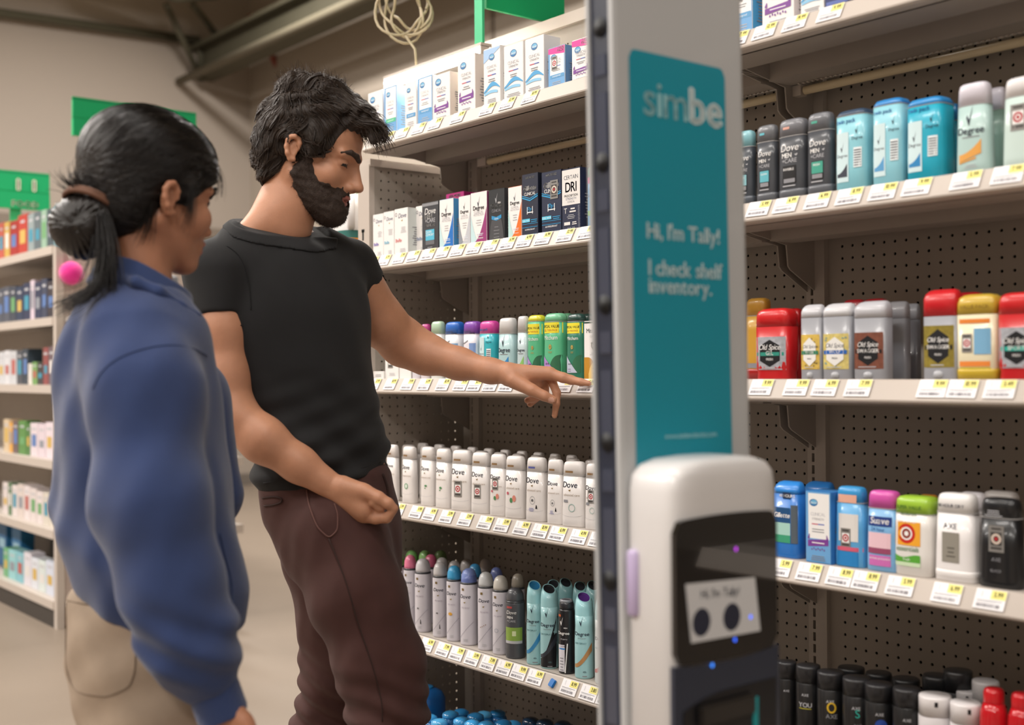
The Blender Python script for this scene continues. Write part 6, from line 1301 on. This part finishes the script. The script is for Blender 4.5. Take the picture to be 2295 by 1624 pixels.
def grow(idx, flow, length, K, curl, lift=.0):
    P = np.zeros((len(idx), K, 3)); P[:, 0] = V[idx]-N_[idx]*.002; d = flow/np.linalg.norm(flow, axis=1)[:, None]; ax = rs.randn(len(idx), 3); ax /= np.linalg.norm(ax, axis=1)[:, None]
    for k in range(1, K):
        st = length/K; d = d+curl*np.cross(ax, d)*.5+lift*np.array([0, -.12, 0]); d /= np.linalg.norm(d, axis=1)[:, None]; P[:, k] = P[:, k-1]+d*st[:, None]
    return P
ti = rs.choice(np.where((ql[:, 1] > .10) & (ql[:, 0] < .03))[0], 700); fl = hm.u*.6-hm.f*.25+N_[ti]*.4+rs.randn(len(ti), 3)*.35
strands_obj('flyaway_hair', grow(ti, fl, rs.uniform(.015, .034, len(ti)), 6, rs.uniform(-.6, .6, (len(ti), 1))), .0005, M_hairs, man)
fi = np.where((ql[:, 0] > .085) & (ql[:, 1] > .045))[0]; fi = rs.choice(fi, 340)
fl = hm.f*.7+np.outer(rs.uniform(-.2, .3, len(fi)), hm.u)+rs.randn(len(fi), 3)*.2; Pf = grow(fi, fl, rs.uniform(.02, .05, len(fi)), 9, rs.uniform(-.2, .25, (len(fi), 1)), lift=1.6)
strands_obj('forelock', Pf, .0009, M_hairs, man)
# beard
sk = hm.skull()
def bd(q):
    x, y, z = q[:, 0], q[:, 1], np.abs(q[:, 2]); ln_ = np.interp(x, [-.02, .0, .012, .03, .05, .07, .085, .11], [-.05, .0, .002, -.035, -.052, -.050, -.0485, -.0485]); d = sk(q)-(.0002+.0045*np.clip((ln_-y)/.025, 0, 1)+.0085*np.clip((-q[:, 1]-.06)/.05, 0, 1)); x, y, z = q[:, 0], q[:, 1], np.abs(q[:, 2])
    line = np.interp(x, [-.02, .0, .012, .03, .05, .07, .085, .11], [-.05, .0, .002, -.035, -.052, -.050, -.0485, -.0485])
    d = smax(d, y-line+.003*np.sin(x*190)+.002*np.sin(x*470), .004); d = smax(d, -(x+.012+np.clip((y+.05)*.3, -.02, .02))+.003*np.sin(y*260), .005); d = np.maximum(d, -(y+.135))
    mo = np.sqrt(((x-.106)/.032)**2+((y+.0735)/.0115)**2+(z/.024)**2); d = smax(d, (1-mo)*.010, .003); ns = np.sqrt(((x-.11)/.03)**2+((y+.038)/.0125)**2+(z/.02)**2); return smax(d, (1-ns)*.012, .003)
bd.bb = (np.array([-.04, -.14, -.08]), np.array([.13, .02, .08]))
bdn = disp(bd, waves(31, .0007, (300, 700), 14)); bw = hm.wrap(bdn); V, F = mesh_sdf(bw, .002); V = smooth(V, F, 1); N_ = normals(V, F); ql = hm.L(V)
skin_obj('beard', [(V, F)], [M_beard], man)
idx = rs.choice(len(V), 7500); fl = N_[idx]*.75-hm.u*.8-hm.f*.15+rs.randn(len(idx), 3)*.4; strands_obj('beard_strands', grow(idx, fl, rs.uniform(.004, .010, len(idx)), 4, rs.uniform(-.3, .3, (len(idx), 1))), .00045, M_beard, man)
def brow(h_, r, name, parent, mt):
    g = h_.wrap(path([(.0985, .013, .009), (.096, .0195, .024), (.0875, .0225, .042), (.072, .016, .055)], [r*.9, r, r*.9, r*.4], .003)); v, f = mesh_sdf(g, .0016); skin_obj(name, [(v, f)], [mt], parent)
brow(hm, .0058, 'eyebrow', man, M_beard)
# ================================================================== the woman
wom = empty('person', tuple(at(330, 832, 1.93)*np.array([1, 1, 0])), 'person with dark hair bun in blue sweatshirt seen from behind', 'person')
hw = Head(PC(340, 431, 1.95), .76, .14, 1.0, False)
headw = hw.face()
neckw = U([cone(hw.W((-.02, -.05, 0)), PC(312, 650, 1.93), .047, .052)], .02)
hn = U([headw, neckw], .02)
V, F = mesh_sdf(hn, .0024); V = smooth(V, F, 1); wparts = [(V, F)]
# near arm and hand (hangs below the cuff)
wa = path([PC(280, 760, 1.84), PC(345, 1150, 1.76), PC(425, 1420, 1.75), PC(492, 1570, 1.77)], [.045, .04, .034, .026], .02)
q1 = 1/1540.0
def HW(L, rr): return path([PC(x, y, 1.77+d) for (x, y, d) in L], [r*q1 for r in rr], .004)
wh = [U([cone(PC(500, 1590, 1.77), PC(532, 1680, 1.765), 36*q1, 40*q1), cone(PC(498, 1600, 1.785), PC(520, 1690, 1.79), 34*q1, 34*q1), cone(PC(520, 1590, 1.76), PC(548, 1625, 1.755), 26*q1, 22*q1)], .014)]
for (a, b, c, d) in (((552, 1682, -.02), (566, 1740, -.02), (560, 1790, -.012), 12), ((536, 1694, -.005), (548, 1760, -.002), (540, 1815, .006), 12.5), ((520, 1696, .012), (528, 1756, .018), (518, 1806, .026), 12), ((505, 1690, .03), (508, 1736, .036), (498, 1776, .042), 10.5)): wh.append(HW([a, b, c], [d+2, d, d-2.5]))
wh.append(HW([(548, 1615, -.015), (572, 1660, -.02), (578, 1705, -.018)], [18, 14, 10.5]))
V, F = mesh_sdf(U([wa]+wh, .007), .003); V = smooth(V, F, 1); wparts.append((V, F))
G1 = np.array([math.sin(.74), 0, -math.cos(.74)]); G2 = np.array([math.cos(.74), 0, math.sin(.74)])
wk = [(632, 306, .075, .065), (672, 302, .115, .085), (720, 300, .142, .10), (850, 306, .152, .118), (1000, 318, .158, .130), (1150, 326, .160, .134), (1250, 343, .160, .136), (1330, 352, .160, .136), (1430, 360, .155, .13)]
wt = stack([(PC(x, y, 1.94), a, b) for (y, x, a, b) in wk], G1, G2)
sl = path([PC(298, 712, 1.885), PC(305, 775, 1.850), PC(322, 880, 1.808), PC(343, 1130, 1.762), PC(385, 1320, 1.75), PC(430, 1440, 1.75), PC(465, 1512, 1.762)], [.060, .076, .081, .080, .070, .060, .046], .04)
slf = path([PC(360, 740, 2.06), PC(440, 900, 2.14), PC(470, 1100, 2.15)], [.055, .06, .055], .03)
def vf(p): return .0036*np.sin(p[:, 0]*46+p[:, 1]*9+2.0*np.sin(p[:, 1]*7))+.0030*np.sin(p[:, 0]*-30+p[:, 2]*44+p[:, 1]*12)+.0016*np.sin(p[:, 0]*90-p[:, 1]*40)
def cuffolds(p):
    yy = (p[:, 1]-PC(0, 1440, 1.75)[1])/.06; return .005*np.exp(-yy**2)*np.sin(p[:, 1]*110+p[:, 0]*60)
sw = U([wt, slf], .03); 
swb = disp(sw, vf)
# slanted, gathered bottom hem, higher at the back
hemp = PC(330, 1350, 1.94); hn_ = np.array([-.36, -1, .1]); hn_ /= np.linalg.norm(hn_)
def swh(p):
    d = swb(p); t = (p-hemp)@hn_; band = np.clip((t+.06)/.06, 0, 1); return np.maximum(d+.012*band**2-.008*np.exp(-((t+.085)/.03)**2), t)
swh.bb = sw.bb
slv = disp(disp(sl, lambda p: .55*vf(p)), cuffolds)
swf = U([swh, slv], .03)
V, F = mesh_sdf(sub(swf, off(neckw, .004), .004), .0046); V = smooth(V, F, 2)
M_sw = mat('#283a66', .92, noise=.10, scale=40, bump=.25, bscale=1000, sheen=.25)
skin_obj('sweatshirt', [(V, F)], [M_sw], wom)
cuff = cone(PC(476, 1534, 1.763), PC(497, 1592, 1.77), .0375, .0365); 
def cuffc(p):
    a = PC(474, 1530, 1.763); b = PC(500, 1602, 1.77); ax = (b-a)/np.linalg.norm(b-a); t = (p-b)@ax; r = np.linalg.norm((p-a)-np.outer((p-a)@ax, ax), axis=1); th = np.arctan2(p[:, 2]-a[2], p[:, 0]-a[0]); d = r-.0372+.0006*np.sin(th*40); d = np.maximum(d, np.maximum(t, -(p-a)@ax)); return np.maximum(d, -np.maximum(r-.031, -(t+.02)))
cuffc.bb = (PC(470, 1610, 1.77)-.06, PC(480, 1520, 1.77)+.06)
V, F = mesh_sdf(cuffc, .0024); V = smooth(V, F, 1); skin_obj('cuff', [(V, F)], [M_sw], wom)
# collar: folded, standing around the neck, pointed at the front
ca, cb = PC(312, 668, 1.93), PC(330, 590, 1.945); cax = (cb-ca); cL = np.linalg.norm(cax); cax /= cL
tiltv = np.array([.42, 1.0, .25]); tiltv /= np.linalg.norm(tiltv)
def collar(p):
    q = p-ca; t = q@cax; r = np.linalg.norm(q-np.outer(t, cax), axis=1); R_ = .082-.020*np.clip(t/cL, -.2, 1.2)
    d = np.abs(r-R_)-.0055; top = (p-PC(322, 612, 1.94))@tiltv; bot = -(p-PC(318, 690, 1.93))@tiltv
    return np.maximum(np.maximum(d, top), bot-.002)
collar.bb = (ca-.13, cb+.13)
flap = path([PC(255, 624, 1.865), PC(305, 632, 1.838), PC(355, 654, 1.842), PC(405, 688, 1.868), PC(448, 706, 1.89)], [.005, .009, .010, .009, .004], .008)
cc_ = U([disp(collar, lambda p: .0012*np.sin(p[:, 0]*90+p[:, 1]*40)), flap], .008)
V, F = mesh_sdf(cc_, .0028); V = smooth(V, F, 2); skin_obj('collar', [(V, F)], [M_sw], wom)
M_sws = mat('#26365a', .95)
seam(swf, [(207, 872), (222, 838), (250, 810), (290, 790), (340, 776), (390, 771), (435, 780), (470, 800)], .0007, M_sws, 'armhole_seam', wom)
seam(swf, [(493, 1195), (505, 1250), (520, 1300), (522, 1360)], .0012, M_sws, 'pouch_edge', wom)
# jeans
wj = U([stack([(PC(335, 1300, 1.94), .135, .115), (PC(320, 1380, 1.93), .122, .115), (PC(320, 1480, 1.93), .124, .116), (PC(332, 1580, 1.93), .116, .108), (PC(340, 1680, 1.93), .10, .10)], G1, G2), path([PC(322, 1500, 1.90), PC(350, 1650, 1.89), PC(385, 1950, 1.90), PC(385, 2380, 1.92)], [.092, .095, .078, .062], .03), path([PC(340, 1520, 2.0), PC(390, 1700, 2.03), PC(410, 1950, 2.05), PC(400, 2250, 2.06)], [.09, .09, .076, .06], .03)], .03)
wj = disp(wj, lambda p: .0022*np.sin(p[:, 0]*60+p[:, 1]*45)+.0018*np.sin(p[:, 0]*-35+p[:, 1]*70+p[:, 2]*30)); wj = planecut(wj, PC(300, 1306, 1.9), np.array([-.05, 1, 0]))
V, F = mesh_sdf(wj, .0055); V = smooth(V, F, 2)
M_j = mat('#a3917f', .88, noise=.10, scale=40, bump=.3, bscale=1100); M_js = mat('#7a6a5a', .9)
skin_obj('jeans', [(V, F)], [M_j], wom)
seam(wj, [(150, 1345), (200, 1356), (255, 1352), (305, 1340)], .0010, M_js, 'waistband_seam', wom)
seam(wj, [(148, 1350), (147, 1450), (146, 1538), (190, 1556), (240, 1562), (290, 1540), (303, 1500), (303, 1420), (302, 1372)], .0010, M_js, 'back_pocket', wom, n=8)
wcore = U([off(wt, -.015), off(wj, -.016), off(sl, -.03)], .02); V, F = mesh_sdf(wcore, .012); wparts.append((V, F))
def w_mat(c):
    q = hw.L(c); k = np.zeros(len(c), int); k[(np.abs(q[:, 2]) < .02) & (q[:, 0] > .083) & (q[:, 1] < -.061) & (q[:, 1] > -.086)] = 1
    k[(q[:, 0] > .074) & (np.abs(q[:, 1]+.004) < .003) & (np.abs(np.abs(q[:, 2])-.0325) < .013)] = 2; return k
skin_obj('body', wparts, [M_skinf, M_lips, M_lash], wom, w_mat)
# shoes
for (px_, d) in ((385, 1.92), (402, 2.06)):
    c = at(px_, 832, d); c[2] = 0; m = MB(); m.loft([(0, .13, .046, 2.6, .05, 0), (.03, .132, .048, 2.6, .05, 0), (.055, .11, .043, 2.6, .035, 0), (.09, .07, .04, 2.4, .0, 0), (.11, .052, .038, 2.2, -.02, 0)], mat('#d8d4ce', .6), 28); o = m.build('shoe', wom); o.location = c-np.array(wom.location); fwv = RV*.74+FV*.67; o.rotation_euler = (0, 0, math.atan2(fwv[1], fwv[0]))
# hair: smooth cap drawn back to a low bun
wc = U([ell((-.016, .044, 0), (.110, .092, .086)), ell((-.05, -.008, 0), (.066, .075, .076)), ell((.032, .06, 0), (.056, .055, .072)), ell((-.05, -.04, 0), (.055, .05, .060)), cone((.068, .07, .02), (.070, .034, .054), .022, .011), cone((.068, .07, -.02), (.070, .034, -.054), .022, .011), cone((.03, .02, .074), (.028, -.028, .068), .009, .003)], .018)
wcut = U([ell((.10, -.03, 0), (.055, .068, .12)), ell((.06, -.075, 0), (.075, .065, .13)), ell((-.006, -.040, .094), (.015, .023, .030)), ell((-.006, -.040, -.094), (.015, .023, .03)), ell((.005, -.085, 0), (.045, .045, .13)), ell((.008, -.035, .09), (.026, .05, .03))], .01)
wc = sub(wc, wcut, .007)
BUN = hw.L(PC(186, 505, 1.86)[None])[0]
def whn(q):
    a_ = np.arctan2(q[:, 2], q[:, 1]-.0+.0); return .0006*np.sin(a_*33+q[:, 0]*14+2*np.sin(q[:, 0]*40+a_*5))+.0004*np.sin(a_*81+q[:, 0]*30+2*np.sin(a_*11))
wcw = hw.wrap(disp(wc, whn)); V, F = mesh_sdf(wcw, .0026); V = smooth(V, F, 1)
skin_obj('hair', [(V, F)], [M_hairw], wom)
qw = hw.L(V); BT = np.array([-.125, -.035, 0])
def wflow(q):
    d = BT-q; return d/np.linalg.norm(d, axis=1)[:, None]+np.array([0, .25, 0])*np.clip(q[:, :1]*6, 0, 1)
i1 = np.random.RandomState(2).choice(np.where(qw[:, 0] > -.09)[0], 5200); strands_obj('hair_strands', flow_strands(hw, wc, qw[i1], wflow, np.random.RandomState(3).uniform(.03, .07, len(i1)), 8, (.0002, .0016), .05), .0005, M_hairw, wom)
bc = PC(184, 508, 1.86); by = U([ell(bc, (.0455, .050, .042)), ell(PC(160, 500, 1.855), (.026, .034, .03)), ell(PC(215, 480, 1.865), (.03, .03, .03)), cone(PC(205, 450, 1.875), PC(235, 430, 1.895), .03, .035)], .015)
def bn(p):
    q = p-bc; a_ = np.arctan2(q[:, 1], q[:, 0]); r = np.sqrt((q**2).sum(1)); return .0016*np.sin(r*420+a_*3)+.0012*np.sin(a_*26+r*120)
V, F = mesh_sdf(disp(by, bn), .0026); V = smooth(V, F, 1); skin_obj('bun', [(V, F)], [M_hairw], wom)
tie = [PC(168+0, 442, 1.83)]
m = MB(); cen = PC(203, 452, 1.868); axd = PC(186, 505, 1.86)-PC(222, 425, 1.89); axd /= np.linalg.norm(axd); a1 = np.cross(axd, [0, 0, 1.0]); a1 /= np.linalg.norm(a1); a2 = np.cross(axd, a1)
for k_, rr in ((0, .036), (.006, .038)):
    pts = [cen+axd*k_+a1*rr*math.cos(t)+a2*rr*math.sin(t) for t in np.linspace(0, 2*math.pi, 33)]; W_ = to_world(np.array(pts))-np.array(wom.location); m.tube(list(W_), .0042, mat('#6d4a38', .7), 8, False)
m.build('hair_tie', wom)
rs = np.random.RandomState(9)
def tail(p0, p1, p2, spread, n, name, r=.0006):
    P = []
    for i in range(n):
        o_ = rs.randn(3)*spread; t = np.linspace(0, 1, 10)[:, None]; c = (1-t)**2*(p0+o_*.5)+2*t*(1-t)*(p1+o_)+t**2*(p2+o_*1.6+rs.randn(3)*spread*.7); P.append(c)
    strands_obj(name, np.array(P), r, M_hairw, wom)
tail(PC(222, 455, 1.85), PC(250, 560, 1.83), PC(232, 640, 1.82), .007, 260, 'loose_tail', .0011)
tail(PC(236, 610, 1.82), PC(220, 660, 1.81), PC(140, 690, 1.80), .006, 120, 'loose_tail_end', .0008)
tail(PC(205, 445, 1.86), PC(150, 400, 1.84), PC(185, 408, 1.86), .010, 160, 'bun_wisps', .0008)
N_ = None
tail(hw.W((.085, .07, .03)), hw.W((.100, .045, .042)), hw.W((.094, .01, .048)), .003, 22, 'fringe_wisps', .0005)
tail(hw.W((.028, .01, .078)), hw.W((.034, -.02, .078)), hw.W((.03, -.055, .072)), .003, 40, 'sideburn_wisps', .0005)
tail(hw.W((-.03, -.03, .07)), hw.W((-.025, -.06, .062)), hw.W((-.03, -.09, .05)), .005, 60, 'nape_wisps', .0005)
brow(hw, .0035, 'eyebrow', wom, M_lash)
